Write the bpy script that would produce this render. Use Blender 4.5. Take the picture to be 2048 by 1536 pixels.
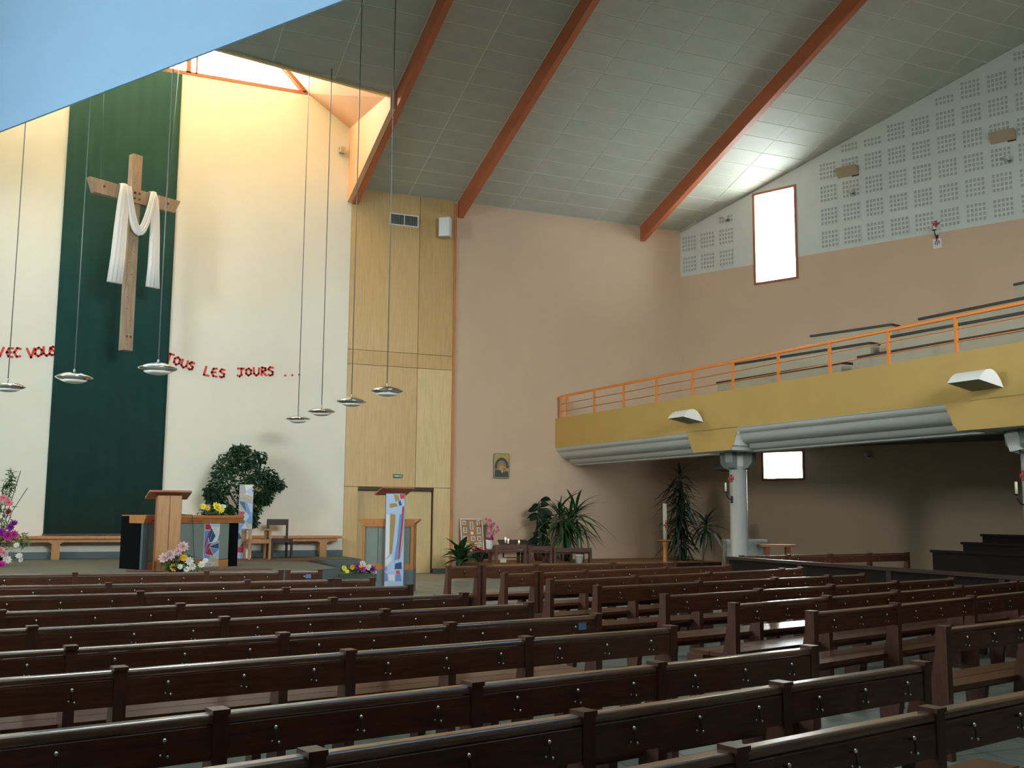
import bpy, bmesh, math, random
import numpy as np
from mathutils import Vector, Matrix

sc = bpy.context.scene
for o in list(bpy.data.objects):
    bpy.data.objects.remove(o, do_unlink=True)
COL = sc.collection
PI = math.pi

# ------------------------------------------------------------------ camera
F = 2070.0; H = 1.62; CX, CY = 1024.0, 768.0
YAW, PITCH, ROLL = math.radians(23.6), math.radians(7.16), math.radians(0.4)
CAM = Vector((0, 0, H))
FW = Vector((math.sin(YAW)*math.cos(PITCH), math.cos(YAW)*math.cos(PITCH), math.sin(PITCH)))
_r0 = Vector((math.cos(YAW), -math.sin(YAW), 0)); _u0 = _r0.cross(FW)
RT = _r0*math.cos(ROLL) + _u0*math.sin(ROLL)
UP = -_r0*math.sin(ROLL) + _u0*math.cos(ROLL)
cd = bpy.data.cameras.new('camera'); cam = bpy.data.objects.new('camera', cd); COL.objects.link(cam)
m3 = Matrix((RT, UP, -FW)).transposed()
cam.matrix_world = Matrix.Translation(CAM) @ m3.to_4x4()
cd.sensor_fit = 'HORIZONTAL'; cd.sensor_width = 36.0; cd.lens = 36.0*F/2048.0
cd.clip_start = 0.05; cd.clip_end = 300
sc.camera = cam

def ray(x, y): return FW + RT*((x-CX)/F) - UP*((y-CY)/F)
def atz(x, y, z): r = ray(x, y); return CAM + r*((z-H)/r.z)
def aty(x, y, Y): r = ray(x, y); return CAM + r*(Y/r.y)
def atx(x, y, X): r = ray(x, y); return CAM + r*(X/r.x)
def atp(x, y, p, n): r = ray(x, y); return CAM + r*((p-CAM).dot(n)/r.dot(n))

# ------------------------------------------------------------------ world, light, exposure
SKY = 42.0
w = bpy.data.worlds.new('world'); sc.world = w; w.use_nodes = True
bg = w.node_tree.nodes['Background']; bg.inputs[0].default_value = (0.90, 0.98, 1.0, 1); bg.inputs[1].default_value = SKY
sc.view_settings.view_transform = 'Standard'; sc.view_settings.look = 'None'
sc.view_settings.exposure = 0.0; sc.view_settings.gamma = 1.0; sc.view_settings.use_curve_mapping = False
sc.cycles.max_bounces = 8; sc.cycles.diffuse_bounces = 6; sc.cycles.glossy_bounces = 4
sc.cycles.transparent_max_bounces = 12; sc.cycles.caustics_reflective = False; sc.cycles.caustics_refractive = False
sc.cycles.sample_clamp_indirect = 12.0

def portal(center, normal, up, wd, ht):
    l = bpy.data.lights.new('window_portal', 'AREA'); l.shape = 'RECTANGLE'; l.size = wd; l.size_y = ht
    l.cycles.is_portal = True
    o = bpy.data.objects.new('window_portal', l); COL.objects.link(o)
    z = -Vector(normal).normalized(); u = Vector(up).normalized(); x = u.cross(z).normalized(); y = z.cross(x)
    mm = Matrix((x, y, z)).transposed().to_4x4(); o.matrix_world = Matrix.Translation(Vector(center)) @ mm
    return o

# ------------------------------------------------------------------ helpers
MATS = {}
def mat(name, col, rough=0.6, var=0.0, scale=4.0, stretch=None, bump=0.0, bscale=30.0, metal=0.0, spec=0.5, coat=0.0, emit=None, estr=0.0, col2=None):
    if name in MATS: return MATS[name]
    m = bpy.data.materials.new(name); m.use_nodes = True; nt = m.node_tree; N = nt.nodes; L = nt.links
    b = N['Principled BSDF']
    b.inputs['Base Color'].default_value = (*col, 1); b.inputs['Roughness'].default_value = rough
    b.inputs['Metallic'].default_value = metal; b.inputs['Specular IOR Level'].default_value = spec
    b.inputs['Coat Weight'].default_value = coat
    if coat: b.inputs['Coat Roughness'].default_value = 0.15
    if emit: b.inputs['Emission Color'].default_value = (*emit, 1); b.inputs['Emission Strength'].default_value = estr
    if var or bump:
        tc = N.new('ShaderNodeTexCoord'); mp = N.new('ShaderNodeMapping'); L.new(tc.outputs['Object'], mp.inputs['Vector'])
        if stretch: mp.inputs['Scale'].default_value = stretch
    if var or col2:
        nz = N.new('ShaderNodeTexNoise'); nz.inputs['Scale'].default_value = scale; nz.inputs['Detail'].default_value = 4
        L.new(mp.outputs['Vector'], nz.inputs['Vector'])
        mx = N.new('ShaderNodeMix'); mx.data_type = 'RGBA'
        c2 = col2 if col2 else tuple(min(1, c*(1+var)) for c in col)
        c1 = col if col2 else tuple(c*(1-var) for c in col)
        mx.inputs['A'].default_value = (*c1, 1); mx.inputs['B'].default_value = (*c2, 1)
        rp = N.new('ShaderNodeMapRange'); rp.inputs['From Min'].default_value = 0.3; rp.inputs['From Max'].default_value = 0.7
        L.new(nz.outputs['Fac'], rp.inputs['Value']); L.new(rp.outputs['Result'], mx.inputs['Factor'])
        L.new(mx.outputs['Result'], b.inputs['Base Color'])
    if bump:
        n2 = N.new('ShaderNodeTexNoise'); n2.inputs['Scale'].default_value = bscale; n2.inputs['Detail'].default_value = 3
        L.new(mp.outputs['Vector'], n2.inputs['Vector'])
        bp = N.new('ShaderNodeBump'); bp.inputs['Strength'].default_value = bump; bp.inputs['Distance'].default_value = 0.01
        L.new(n2.outputs['Fac'], bp.inputs['Height']); L.new(bp.outputs['Normal'], b.inputs['Normal'])
    MATS[name] = m
    return m
def glass_mat():
    m = bpy.data.materials.new('window_glass'); m.use_nodes = True; nt = m.node_tree; N = nt.nodes; L = nt.links
    N.remove(N['Principled BSDF']); t = N.new('ShaderNodeBsdfTransparent'); g = N.new('ShaderNodeBsdfGlossy')
    g.inputs['Roughness'].default_value = 0.02; x = N.new('ShaderNodeMixShader'); x.inputs[0].default_value = 0.06
    L.new(t.outputs[0], x.inputs[1]); L.new(g.outputs[0], x.inputs[2]); L.new(x.outputs[0], N['Material Output'].inputs['Surface'])
    return m
GLASS = glass_mat()

M_white = mat('cream_plaster', (0.78, 0.77, 0.68), 0.9, 0.03, 0.6, bump=0.15, bscale=40)
M_pink = mat('salmon_plaster', (0.59, 0.43, 0.305), 0.9, 0.03, 0.8, bump=0.15, bscale=40)
M_acou = mat('grey_plaster', (0.60, 0.64, 0.59), 0.9, 0.03, 1.0)
M_hole = mat('perforation_floor', (0.40, 0.41, 0.37), 0.95)  # pocket floors, darker than the slab face
M_ceil = mat('ceiling_fibre_panel', (0.47, 0.51, 0.45), 0.85, 0.05, 2.0, bump=0.2, bscale=25)
M_ceil_gap = mat('ceiling_joint', (0.74, 0.76, 0.66), 0.9)
M_beam = mat('red_brown_glulam', (0.52, 0.15, 0.06), 0.55, 0.12, 3.0, (1, 0.15, 1))
M_peach = mat('peach_board', (0.78, 0.47, 0.28), 0.8, 0.04, 1.0)
M_warm = mat('warm_bounce_plaster', (0.86, 0.66, 0.34), 0.9)  # tint added so the skylight interior bounces warm light onto the wall
M_blue = mat('sky_blue_paint', (0.215, 0.375, 0.58), 0.85, 0.02, 1.0)
M_must = mat('mustard_plaster', (0.50, 0.335, 0.105), 0.9, 0.04, 1.0, bump=0.2, bscale=40)
M_mould = mat('pale_grey_moulding', (0.58, 0.60, 0.56), 0.7)
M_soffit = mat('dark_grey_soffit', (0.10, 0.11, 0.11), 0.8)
M_oak = mat('honey_veneer', (0.60, 0.41, 0.18), 0.45, 0.10, 6.0, (6, 6, 0.35))
M_oak2 = mat('honey_veneer_light', (0.68, 0.50, 0.25), 0.45, 0.10, 6.0, (6, 6, 0.35))
M_oak3 = mat('honey_veneer_deep', (0.55, 0.36, 0.145), 0.45, 0.10, 6.0, (6, 6, 0.35))
M_wood = mat('orange_oak', (0.50, 0.20, 0.065), 0.4, 0.15, 5.0, (4, 4, 0.6))
M_woodl = mat('pale_oak', (0.46, 0.225, 0.08), 0.4, 0.15, 6.0, (8, 8, 0.5))
M_redwood = mat('reddish_wood', (0.33, 0.10, 0.045), 0.35, 0.15, 5.0)
M_pew = mat('dark_varnished_wood', (0.105, 0.038, 0.021), 0.26, 0.25, 5.0, (1, 8, 8), spec=0.4)
M_rail = mat('polished_rail_wood', (0.115, 0.042, 0.023), 0.30, 0.25, 5.0, (1, 8, 8), coat=1.0)
M_rail.node_tree.nodes['Principled BSDF'].inputs['Coat IOR'].default_value = 1.65; M_rail.node_tree.nodes['Principled BSDF'].inputs['Coat Roughness'].default_value = 0.13
M_pewpost = mat('dark_varnished_wood_post', (0.090, 0.033, 0.019), 0.40, 0.25, 5.0, (8, 8, 1), spec=0.35)
M_dark = mat('dark_brown_wood', (0.040, 0.017, 0.012), 0.4, 0.2, 5.0)
M_black = mat('black_cloth', (0.005, 0.005, 0.006), 0.95, spec=0.08)
M_metal = mat('polished_metal', (0.82, 0.84, 0.84), 0.12, metal=1.0)
M_steel = mat('brushed_steel', (0.45, 0.46, 0.45), 0.35, metal=0.9)
M_cable = mat('steel_cable', (0.16, 0.18, 0.17), 0.5, metal=0.3)
M_whitep = mat('white_enamel', (0.80, 0.82, 0.80), 0.5)
M_iron = mat('black_iron', (0.015, 0.014, 0.014), 0.5)
M_tile = mat('slate_tile', (0.21, 0.24, 0.235), 0.38, 0.15, 3.0)
M_grout = mat('tile_grout', (0.30, 0.28, 0.22), 0.9)
M_carpet = mat('grey_green_carpet', (0.125, 0.135, 0.11), 0.95, 0.12, 30.0)
M_riser = mat('blue_grey_riser', (0.13, 0.17, 0.18), 0.7, 0.08, 4.0)
M_green = mat('dark_green_cloth', (0.005, 0.046, 0.039), 0.95, 0.10, 2.0)
M_cloth = mat('white_linen', (0.83, 0.82, 0.80), 0.9)
M_timber = mat('weathered_timber', (0.33, 0.25, 0.18), 0.75, 0.22, 5.0, (4, 4, 0.5), bump=0.3, bscale=20)
M_knot = mat('timber_knot', (0.10, 0.055, 0.035), 0.8)
M_redp = mat('red_letter_paint', (0.68, 0.055, 0.035), 0.7)
M_orange = mat('orange_railing_paint', (0.72, 0.23, 0.045), 0.35)
M_glassgrey = mat('grey_green_glass', (0.22, 0.27, 0.25), 0.25, 0.05, 2.0)
M_marble = mat('grey_marble', (0.16, 0.18, 0.17), 0.35, 0.1, 5.0, col2=(0.42, 0.44, 0.40))
M_beige = mat('beige_board', (0.42, 0.38, 0.28), 0.8, 0.05, 2.0)
M_benchtop = mat('black_brown_board', (0.022, 0.016, 0.016), 0.45)
M_part = mat('matt_black_brown', (0.017, 0.013, 0.011), 0.9, spec=0.12)
M_leafd = mat('ficus_leaf', (0.018, 0.060, 0.022), 0.45, 0.35, 3.0)
M_leaf = mat('green_leaf', (0.030, 0.085, 0.025), 0.4, 0.35, 4.0)
M_leafl = mat('light_green_leaf', (0.16, 0.24, 0.09), 0.5, 0.3, 4.0)
M_leafk = mat('dark_green_leaf', (0.020, 0.045, 0.022), 0.5, 0.3, 4.0)  # darkest of the leaf greens
M_stem = mat('plant_stem', (0.11, 0.085, 0.045), 0.8)
M_pot = mat('terracotta_pot', (0.16, 0.06, 0.035), 0.7)
M_soil = mat('potting_soil', (0.02, 0.014, 0.010), 0.95)
M_yellow = mat('yellow_petal', (0.85, 0.78, 0.10), 0.6)
M_gold = mat('golden_petal', (0.85, 0.50, 0.04), 0.6)
M_pinkf = mat('pink_petal', (0.72, 0.24, 0.30), 0.6, 0.2, 9.0)
M_mag = mat('magenta_petal', (0.50, 0.04, 0.28), 0.6)
M_purp = mat('purple_petal', (0.22, 0.02, 0.26), 0.6)
M_wpetal = mat('white_petal', (0.78, 0.74, 0.70), 0.6)
M_lily = mat('pale_pink_petal', (0.66, 0.45, 0.46), 0.6)
M_cork = mat('cork_board', (0.42, 0.20, 0.08), 0.9, 0.12, 30.0)
M_paper = mat('white_paper', (0.74, 0.74, 0.68), 0.8)
M_photo = mat('photo_print', (0.10, 0.11, 0.11), 0.5, 0.1, 16.0, col2=(0.5, 0.5, 0.46))
M_wax = mat('candle_wax', (0.80, 0.76, 0.60), 0.5)
M_flame = mat('candle_flame', (1, 0.5, 0.2), 0.5, emit=(1.0, 0.55, 0.25), estr=6.0)
M_redc = mat('red_cross_paint', (0.40, 0.03, 0.03), 0.6)
M_rug = mat('red_brown_rug', (0.14, 0.05, 0.035), 0.95, 0.3, 14.0)
M_mat = mat('straw_platform', (0.30, 0.14, 0.045), 0.8, 0.3, 8.0)
M_sign = mat('exit_green', (0.02, 0.18, 0.09), 0.4)
M_colm = mat('white_column_paint', (0.42, 0.42, 0.39), 0.3)
M_frame = mat('window_frame_wood', (0.34, 0.12, 0.06), 0.5)
M_lamp = mat('lamp_white', (0.78, 0.79, 0.76), 0.5)
M_grille = mat('lamp_grille', (0.20, 0.20, 0.17), 0.6)
M_spk = mat('speaker_grey', (0.55, 0.56, 0.54), 0.6)
M_mb = [mat('mosaic_blue', (0.16, 0.28, 0.58), 0.4), mat('mosaic_pale_blue', (0.45, 0.56, 0.76), 0.4), mat('mosaic_white', (0.72, 0.73, 0.74), 0.4),
        mat('mosaic_ochre', (0.42, 0.26, 0.07), 0.4), mat('mosaic_crimson', (0.40, 0.03, 0.07), 0.4), mat('mosaic_red', (0.70, 0.05, 0.05), 0.4),
        mat('mosaic_sand', (0.55, 0.44, 0.30), 0.4), mat('mosaic_navy', (0.03, 0.09, 0.22), 0.4), mat('mosaic_grey', (0.40, 0.42, 0.42), 0.4)]
B_, PB, WH, OC, CR, RD, SA, NV, GY = range(9)

class MB:
    def __init__(s): s.v = []; s.f = []; s.sm = []
    def add(s, vs, fs, smooth=False):
        k = len(s.v); s.v += [tuple(v) for v in vs]; s.f += [tuple(k+i for i in f) for f in fs]; s.sm += [smooth]*len(fs); return s
    def box(s, x0, y0, z0, x1, y1, z1):
        return s.add([(x0,y0,z0),(x1,y0,z0),(x1,y1,z0),(x0,y1,z0),(x0,y0,z1),(x1,y0,z1),(x1,y1,z1),(x0,y1,z1)],
                     [(0,3,2,1),(4,5,6,7),(0,1,5,4),(1,2,6,5),(2,3,7,6),(3,0,4,7)])
    def hexa(s, lo, hi):   # two quads, matching order
        return s.add(list(lo)+list(hi), [(0,3,2,1),(4,5,6,7),(0,1,5,4),(1,2,6,5),(2,3,7,6),(3,0,4,7)])
    def prism(s, poly, ext, smooth=False):  # poly: 3D points, ext vector
        n = len(poly); e = Vector(ext); a = [Vector(p) for p in poly]
        s.add(a+[p+e for p in a], [tuple(range(n))[::-1], tuple(range(n, 2*n))])
        k = len(s.v)-2*n
        for i in range(n):
            j = (i+1) % n; s.f.append((k+i, k+j, k+n+j, k+n+i)); s.sm.append(smooth)
        return s
    def tube(s, pts, r, n=8, caps=True):
        pts = [Vector(p) for p in pts]; rs = r if isinstance(r, (list, tuple)) else [r]*len(pts)
        k = len(s.v); prev = None
        for i, p in enumerate(pts):
            d = (pts[min(i+1, len(pts)-1)]-pts[max(i-1, 0)]).normalized()
            a = prev if prev is not None else (Vector((0,0,1)) if abs(d.z) < 0.9 else Vector((1,0,0)))
            x = (a - d*a.dot(d))
            if x.length < 1e-6: x = d.orthogonal()
            x.normalize(); y = d.cross(x); prev = x
            for q in range(n):
                t = 2*PI*q/n; s.v.append(tuple(p+(x*math.cos(t)+y*math.sin(t))*rs[i]))
        for i in range(len(pts)-1):
            for q in range(n):
                a = k+i*n+q; b = k+i*n+(q+1) % n; s.f.append((a, b, b+n, a+n)); s.sm.append(True)
        if caps:
            s.f.append(tuple(range(k, k+n))[::-1]); s.sm.append(False)
            e = k+(len(pts)-1)*n; s.f.append(tuple(range(e, e+n))); s.sm.append(False)
        return s
    def lathe(s, prof, n=24, c=(0,0,0)):
        k = len(s.v)
        for r, z in prof:
            for q in range(n):
                t = 2*PI*q/n; s.v.append((c[0]+r*math.cos(t), c[1]+r*math.sin(t), c[2]+z))
        for i in range(len(prof)-1):
            for q in range(n):
                a = k+i*n+q; b = k+i*n+(q+1) % n; s.f.append((a, b, b+n, a+n)); s.sm.append(True)
        if prof[0][0] > 1e-4: s.f.append(tuple(range(k, k+n))[::-1]); s.sm.append(False)
        if prof[-1][0] > 1e-4:
            e = k+(len(prof)-1)*n; s.f.append(tuple(range(e, e+n))); s.sm.append(False)
        return s
    def sphere(s, c, r, n=10, m=6, sz=1.0):
        return s.lathe([(max(1e-4, r*math.sin(PI*i/m)), -r*sz*math.cos(PI*i/m)) for i in range(m+1)], n, c)
    def mesh(s, name, m):
        me = bpy.data.meshes.new(name); me.from_pydata(s.v, [], s.f); me.polygons.foreach_set('use_smooth', s.sm)
        me.materials.append(m); me.update()
        b = bmesh.new(); b.from_mesh(me); bmesh.ops.recalc_face_normals(b, faces=b.faces); b.to_mesh(me); b.free()
        return me
    def build(s, name, m, parent=None, bevel=0.0):
        o = bpy.data.objects.new(name, s.mesh(name, m)); COL.objects.link(o)
        if parent is not None: o.parent = parent
        if bevel:
            md = o.modifiers.new('bevel', 'BEVEL'); md.width = bevel; md.segments = 2; md.limit_method = 'ANGLE'
        return o
def link(me, name, parent, loc=(0,0,0), rot=(0,0,0), scale=(1,1,1)):
    o = bpy.data.objects.new(name, me); COL.objects.link(o); o.parent = parent
    o.location = loc; o.rotation_euler = rot; o.scale = scale
    return o
def thing(name, label, cat, loc=(0,0,0), rz=0.0, group=None):
    o = bpy.data.objects.new(name, None); o.empty_display_size = 0.1; COL.objects.link(o)
    o.location = loc; o.rotation_euler = (0,0,rz); o['label'] = label; o['category'] = cat
    if group: o['group'] = group
    return o
def tag(o, label, cat, group=None):
    o['label'] = label; o['category'] = cat
    if group: o['group'] = group
    return o
def struct(o, label=None):
    o['kind'] = 'structure'
    if label: o['label'] = label
    return o

# ------------------------------------------------------------------ room dimensions
YW = 27.133; EZ = 10.5; SL = 0.33
def cz(Y): return EZ + SL*(YW-Y)
RC = Vector((17.63, YW, 0)); RD_ = Vector((4.16, -9.18, 0)).normalized(); RN = Vector((RD_.y, -RD_.x, 0))  # right wall, RN faces the room
def rw(x, y): return atp(x, y, RC, RN)
def rws(x, y): p = rw(x, y); return (p-RC).dot(RD_), p.z
YB = -7.0; XL0, XL1 = -8.0, -13.0
DAIS = 0.49
FA = Vector((13.24, YW, 0)); FD = Vector((0.66, -15.56, 0)).normalized(); FN = Vector((FD.y, -FD.x, 0))
def fa(x, y): return atp(x, y, FA, FN)
def fat(t, z=0, out=0): # point along the balcony front: t metres from altar wall, out towards nave
    p = FA + FD*t + FN*out; return Vector((p.x, p.y, z))

# ------------------------------------------------------------------ walls
def strip_wall(name, m, p0, d, n, length, holes, zlo, zhi, th, parent=None, extra=()):
    """wall strips from p0 along d; holes = (s0,s1,z0,z1); zlo/zhi functions of s; n faces the room"""
    mb = MB(); cuts = sorted(set([0, length]+[h[0] for h in holes]+[h[1] for h in holes]+list(extra)))
    for a, b in zip(cuts[:-1], cuts[1:]):
        hs = sorted([h for h in holes if h[0] <= a+1e-6 and h[1] >= b-1e-6], key=lambda h: h[2])
        lo = (zlo(a), zlo(b))
        segs = []
        for h in hs:
            if h[2] > lo[0]+1e-6: segs.append((lo, (h[2], h[2])))
            lo = (max(h[3], lo[0]), max(h[3], lo[1]))
        segs.append((lo, (zhi(a), zhi(b))))
        for (l0, l1), (h0, h1) in segs:
            if h0-l0 < 1e-4 and h1-l1 < 1e-4: continue
            A = p0+d*a; B = p0+d*b; e = -n*th
            mb.hexa([(A.x,A.y,l0),(B.x,B.y,l1),(B.x+e.x,B.y+e.y,l1),(A.x+e.x,A.y+e.y,l0)],
                    [(A.x,A.y,h0),(B.x,B.y,h1),(B.x+e.x,B.y+e.y,h1),(A.x+e.x,A.y+e.y,h0)])
    return mb.build(name, m, parent)

# right wall
LR = (YW-YB)/abs(RD_.y)
s10, z11 = rws(1505, 388); s11, _ = rws(1592, 370); z10 = 8.42
w1 = (s10, s11, 8.42, 11.23)
s20, _ = rws(1523, 903); s21, _ = rws(1609, 897); w2 = (s20, s21, 2.62, 3.50)
PZ = 9.06
rcz = lambda s: cz(YW+RD_.y*s)
wr = struct(strip_wall('wall_right', M_pink, RC, RD_, RN, LR, [(w1[0], w1[1], w1[2], PZ), w2], lambda s: 0, lambda s: PZ, 0.3), 'salmon painted right side wall with grey perforated upper zone')
strip_wall('acoustic_facing', M_acou, RC, RD_, RN, LR, [(w1[0], w1[1], PZ, w1[3])], lambda s: PZ, rcz, 0.3, wr, extra=[k*2.0 for k in range(1, 18)])
# perforated acoustic tiles: one slab with 5 x 4 real pockets
def tile_mesh(nx, ny, wd, ht):
    mb = MB(); px, py = wd/nx, ht/ny; k = 0.62; t = 0.018
    for i in range(nx):
        for j in range(ny):
            x0, y0 = -wd/2+i*px, -ht/2+j*py; ax, ay = px*(1-k)/2, py*(1-k)/2
            o = [(x0,0,y0),(x0+px,0,y0),(x0+px,0,y0+py),(x0,0,y0+py)]
            q = [(x0+ax,0,y0+ay),(x0+px-ax,0,y0+ay),(x0+px-ax,0,y0+py-ay),(x0+ax,0,y0+py-ay)]
            r = [(a, t, b) for a, _, b in q]
            mb.add(o+q+r, [(0,1,5,4),(1,2,6,5),(2,3,7,6),(3,0,4,7),(4,5,9,8),(5,6,10,9),(6,7,11,10),(7,4,8,11),(8,9,10,11)])
    me = mb.mesh('acoustic_tile', M_acou); me.materials.append(M_hole)
    for p in me.polygons:
        if all(me.vertices[v].co.y > 0.9*t for v in p.vertices): p.material_index = 1
    return me
TM = tile_mesh(5, 4, 0.50, 0.50); TM2 = tile_mesh(5, 2, 0.50, 0.25)
angR = math.atan2(RD_.y, RD_.x)
for i in range(28):
    s = 0.33+0.664*i
    for j in range(16):
        z = 9.42+0.665*j
        half = z+0.255 > rcz(s-0.25)
        if half:
            z -= 0.125
            if z+0.13 > rcz(s-0.25): continue
        if s+0.27 > w1[0]-0.08 and s-0.27 < w1[1]+0.08 and z-0.3 < w1[3]+0.1: continue
        p = RC+RD_*s+RN*0.022
        link(TM2 if half else TM, 'acoustic_tile', wr, (p.x, p.y, z), (0, 0, angR))

def window(name, label, p0, d, n, s0, s1, z0, z1, fr=0.07, th=0.3):
    root = bpy.data.objects.new(name, None); COL.objects.link(root); struct(root, label)
    root.location = p0+d*((s0+s1)/2)+Vector((0,0,z0)); root.rotation_euler = (0,0,math.atan2(d.y, d.x))
    W = s1-s0; Hh = z1-z0
    # local x along d; local y: outward (away from room)
    sgn = 1 if Vector((-d.y, d.x, 0)).dot(-n) > 0 else -1
    def bx(a, b, c, e, nm='frame'):
        mb = MB(); mb.box(a, min(-0.03*sgn, 0.12*sgn), c, b, max(-0.03*sgn, 0.12*sgn), e); return mb.build(nm, M_frame, root)
    bx(-W/2, -W/2+fr, 0, Hh); bx(W/2-fr, W/2, 0, Hh); bx(-W/2+fr, W/2-fr, 0, fr); bx(-W/2+fr, W/2-fr, Hh-fr, Hh)
    mb = MB(); y = 0.06*sgn; mb.box(-W/2+fr, y, fr, W/2-fr, y+0.006, Hh-fr); mb.build('pane', GLASS, root)
    c = p0+d*((s0+s1)/2)-n*0.2; portal((c.x, c.y, (z0+z1)/2), n, (0,0,1), W, Hh)
    return root
window('window_1', 'tall bright window high in the right wall above the balcony', RC, RD_, RN, *w1)
window('window_2', 'small square bright window under the balcony', RC, RD_, RN, *w2)

# rear wall with big window, left wall with window (both behind or beside the camera)
XR = (RC+RD_*LR).x
wrear = (3.5, 12.5, 6.6, 11.2)
P0 = Vector((XL1, YB, 0)); D0 = Vector((1,0,0)); N0 = Vector((0,1,0))
struct(strip_wall('wall_rear', M_white, P0, D0, N0, XR-XL1, [(wrear[0]-XL1, wrear[1]-XL1, wrear[2], wrear[3])], lambda s: 0, lambda s: cz(YB), 0.3), 'cream rear wall behind the pews')
window('window_3', 'large high window in the rear wall', P0, D0, N0, wrear[0]-XL1, wrear[1]-XL1, wrear[2], wrear[3])
PL = Vector((XL0, YW, 0)); DL = (Vector((XL1, YB, 0))-PL).normalized(); NL = Vector((-DL.y, DL.x, 0)); LL = (Vector((XL1, YB, 0))-PL).length
if NL.x < 0: NL = -NL
wl = (10.0, 13.0, 5.0, 8.4)
struct(strip_wall('wall_left', M_white, PL, DL, NL, LL, [wl], lambda s: 0, lambda s: cz(YW+DL.y*s), 0.3), 'cream left side wall')
window('window_4', 'large window in the left side wall', PL, DL, NL, *wl)

# added gallery over the camera, unseen, keeps rear window light off the pews
mb = MB(); mb.box(XL1, YB, 4.6, 12.9, 2.5, 4.9); mb.box(XL1, 2.3, 4.9, 12.9, 2.5, 5.4); struct(mb.build('shade_gallery', M_white), 'added out-of-view gallery with solid parapet, shading the pews')
# altar wall: white, veneered strip, salmon
XW0, XW1 = 7.0, 10.02   # veneer strip
SILL = 12.97
dg = lambda X: 12.97-(X-5.80)*0.69   # diagonal under the lantern
mb = MB(); Yf = YW
poly = [(XL0, Yf, 0), (XW0, Yf, 0), (7.0, Yf, EZ), (7.0, Yf, dg(7.0)+0.12), (5.66, Yf, dg(5.66)+0.12), (5.66, Yf, SILL), (-3.0, Yf, SILL), (-3.0, Yf, EZ), (XL0, Yf, EZ)]
mb.prism(poly, (0, 0.3, 0)); wa = struct(mb.build('wall_altar', M_white), 'cream altar wall rising to the skylight')
mb = MB(); mb.box(XW1, YW, 0, RC.x+0.1, YW+0.3, EZ+0.02); struct(mb.build('wall_back', M_pink), 'salmon wall between veneer panels and balcony corner')
# veneer wall with door
wv = bpy.data.objects.new('wall_veneer', None); COL.objects.link(wv); struct(wv, 'tall honey veneer wall strip with a flush door')
mb = MB(); mb.box(XW0, YW+0.06, 2.32, XW1, YW+0.3, EZ+0.02); mb.box(9.52, YW+0.06, 0, XW1, YW+0.3, 2.32); mb.box(XW0, YW+0.06, 0, 7.38, YW+0.3, 2.32); mb.build('backing', M_dark, wv)
mb = MB(); mb.box(7.2, YW+0.29, -0.3, 9.7, YW+0.4, 2.5); mb.build('backing', M_dark, wv)
def vp(x0, x1, z0, z1, m, d=0.0):
    g = 0.006; b = MB(); b.box(x0+g, YW-0.012-d, z0+g, x1-g, YW+0.06, z1-g); b.build('veneer_panel', m, wv)
zz = [0.0, 2.32, 5.62, 6.02, 10.52]
xs = [XW0, 8.98, XW1]
vp(xs[0], xs[1], zz[3], zz[4], M_oak); vp(xs[1], xs[2], zz[3], zz[4], M_oak3)
vp(xs[0], xs[1], zz[2], zz[3], M_oak3); vp(xs[1], xs[2], zz[2], zz[3], M_oak3)
vp(xs[0], xs[1], zz[1], zz[2], M_oak); vp(xs[1], xs[2], zz[1], zz[2], M_oak2)
vp(xs[0], 7.38, 0, zz[1], M_oak); vp(9.52, xs[2], 0.12, zz[1], M_oak2)
dr = bpy.data.objects.new('door_1', None); COL.objects.link(dr); struct(dr, 'flush honey veneer door in a dark recess'); dr.location = (8.42, YW+0.16, 0)
for a, b, m in ((-1.03, 0.02, M_oak), (0.03, 1.09, M_oak2)):
    mb = MB(); mb.box(a, 0, 0.0, b, 0.05, 2.24); mb.build('door_leaf', m, dr)
mb = MB(); mb.box(-1.04, -0.16, 2.24, 1.1, 0.1, 2.315); mb.build('lintel', M_dark, dr)
mb = MB(); mb.box(XW1-0.02, YW-0.05, 0, XW1+0.06, YW, EZ-0.05); struct(mb.build('trim_1', M_wood), 'thin orange wood strip between veneer and salmon wall')
mb = MB(); mb.box(9.53, YW-0.03, 0, 9.99, YW, 0.12); mb.box(XW1+0.06, YW-0.03, 0, RC.x, YW, 0.12); struct(mb.build('baseboard_back', M_riser), 'blue grey skirting')
mb = MB(); mb.box(XL0, YW-0.03, DAIS, XW0, YW, DAIS+0.16); struct(mb.build('baseboard_altar', M_riser), 'blue grey skirting behind the altar')

# lantern: window in the altar wall plane, peach soffit and cheek, roof
CE = 23.47   # ceiling opening edge at the first beam; the edge is slightly skewed
def cex(x): return 22.93+(x-2.48)*0.12
lz = cz(CE)
mb = MB(); ya, yb = cex(-3.0), cex(6.98); mb.hexa([(-3.0,ya-0.1,cz(ya)),(6.98,yb-0.1,cz(yb)),(6.98,yb,cz(yb)),(-3.0,ya,cz(ya))], [(-3.0,ya-0.1,14.4),(6.98,yb-0.1,14.4),(6.98,yb,14.4),(-3.0,ya,14.4)]); mb.box(-3.2, ya-0.1, EZ, -3.0, YW+0.3, 14.4); struct(mb.build('wall_lantern', M_warm), 'inner face of the skylight, tinted yellow to warm its bounce light')
mb = MB(); mb.box(-3.2, 22.1, 14.3, 7.2, YW+0.3, 14.5); struct(mb.build('ceiling_lantern', M_warm), 'skylight roof, tinted yellow to warm its bounce light')
A1 = Vector((6.96, YW+0.03, dg(6.96)-0.02)); CC = Vector((5.70, YW+0.03, 13.02)); A2 = Vector((4.3, YW+0.03, 14.44)); B1 = Vector((6.96, cex(6.96)+0.03, lz+0.02)); B2 = A2+(B1-CC)
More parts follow.
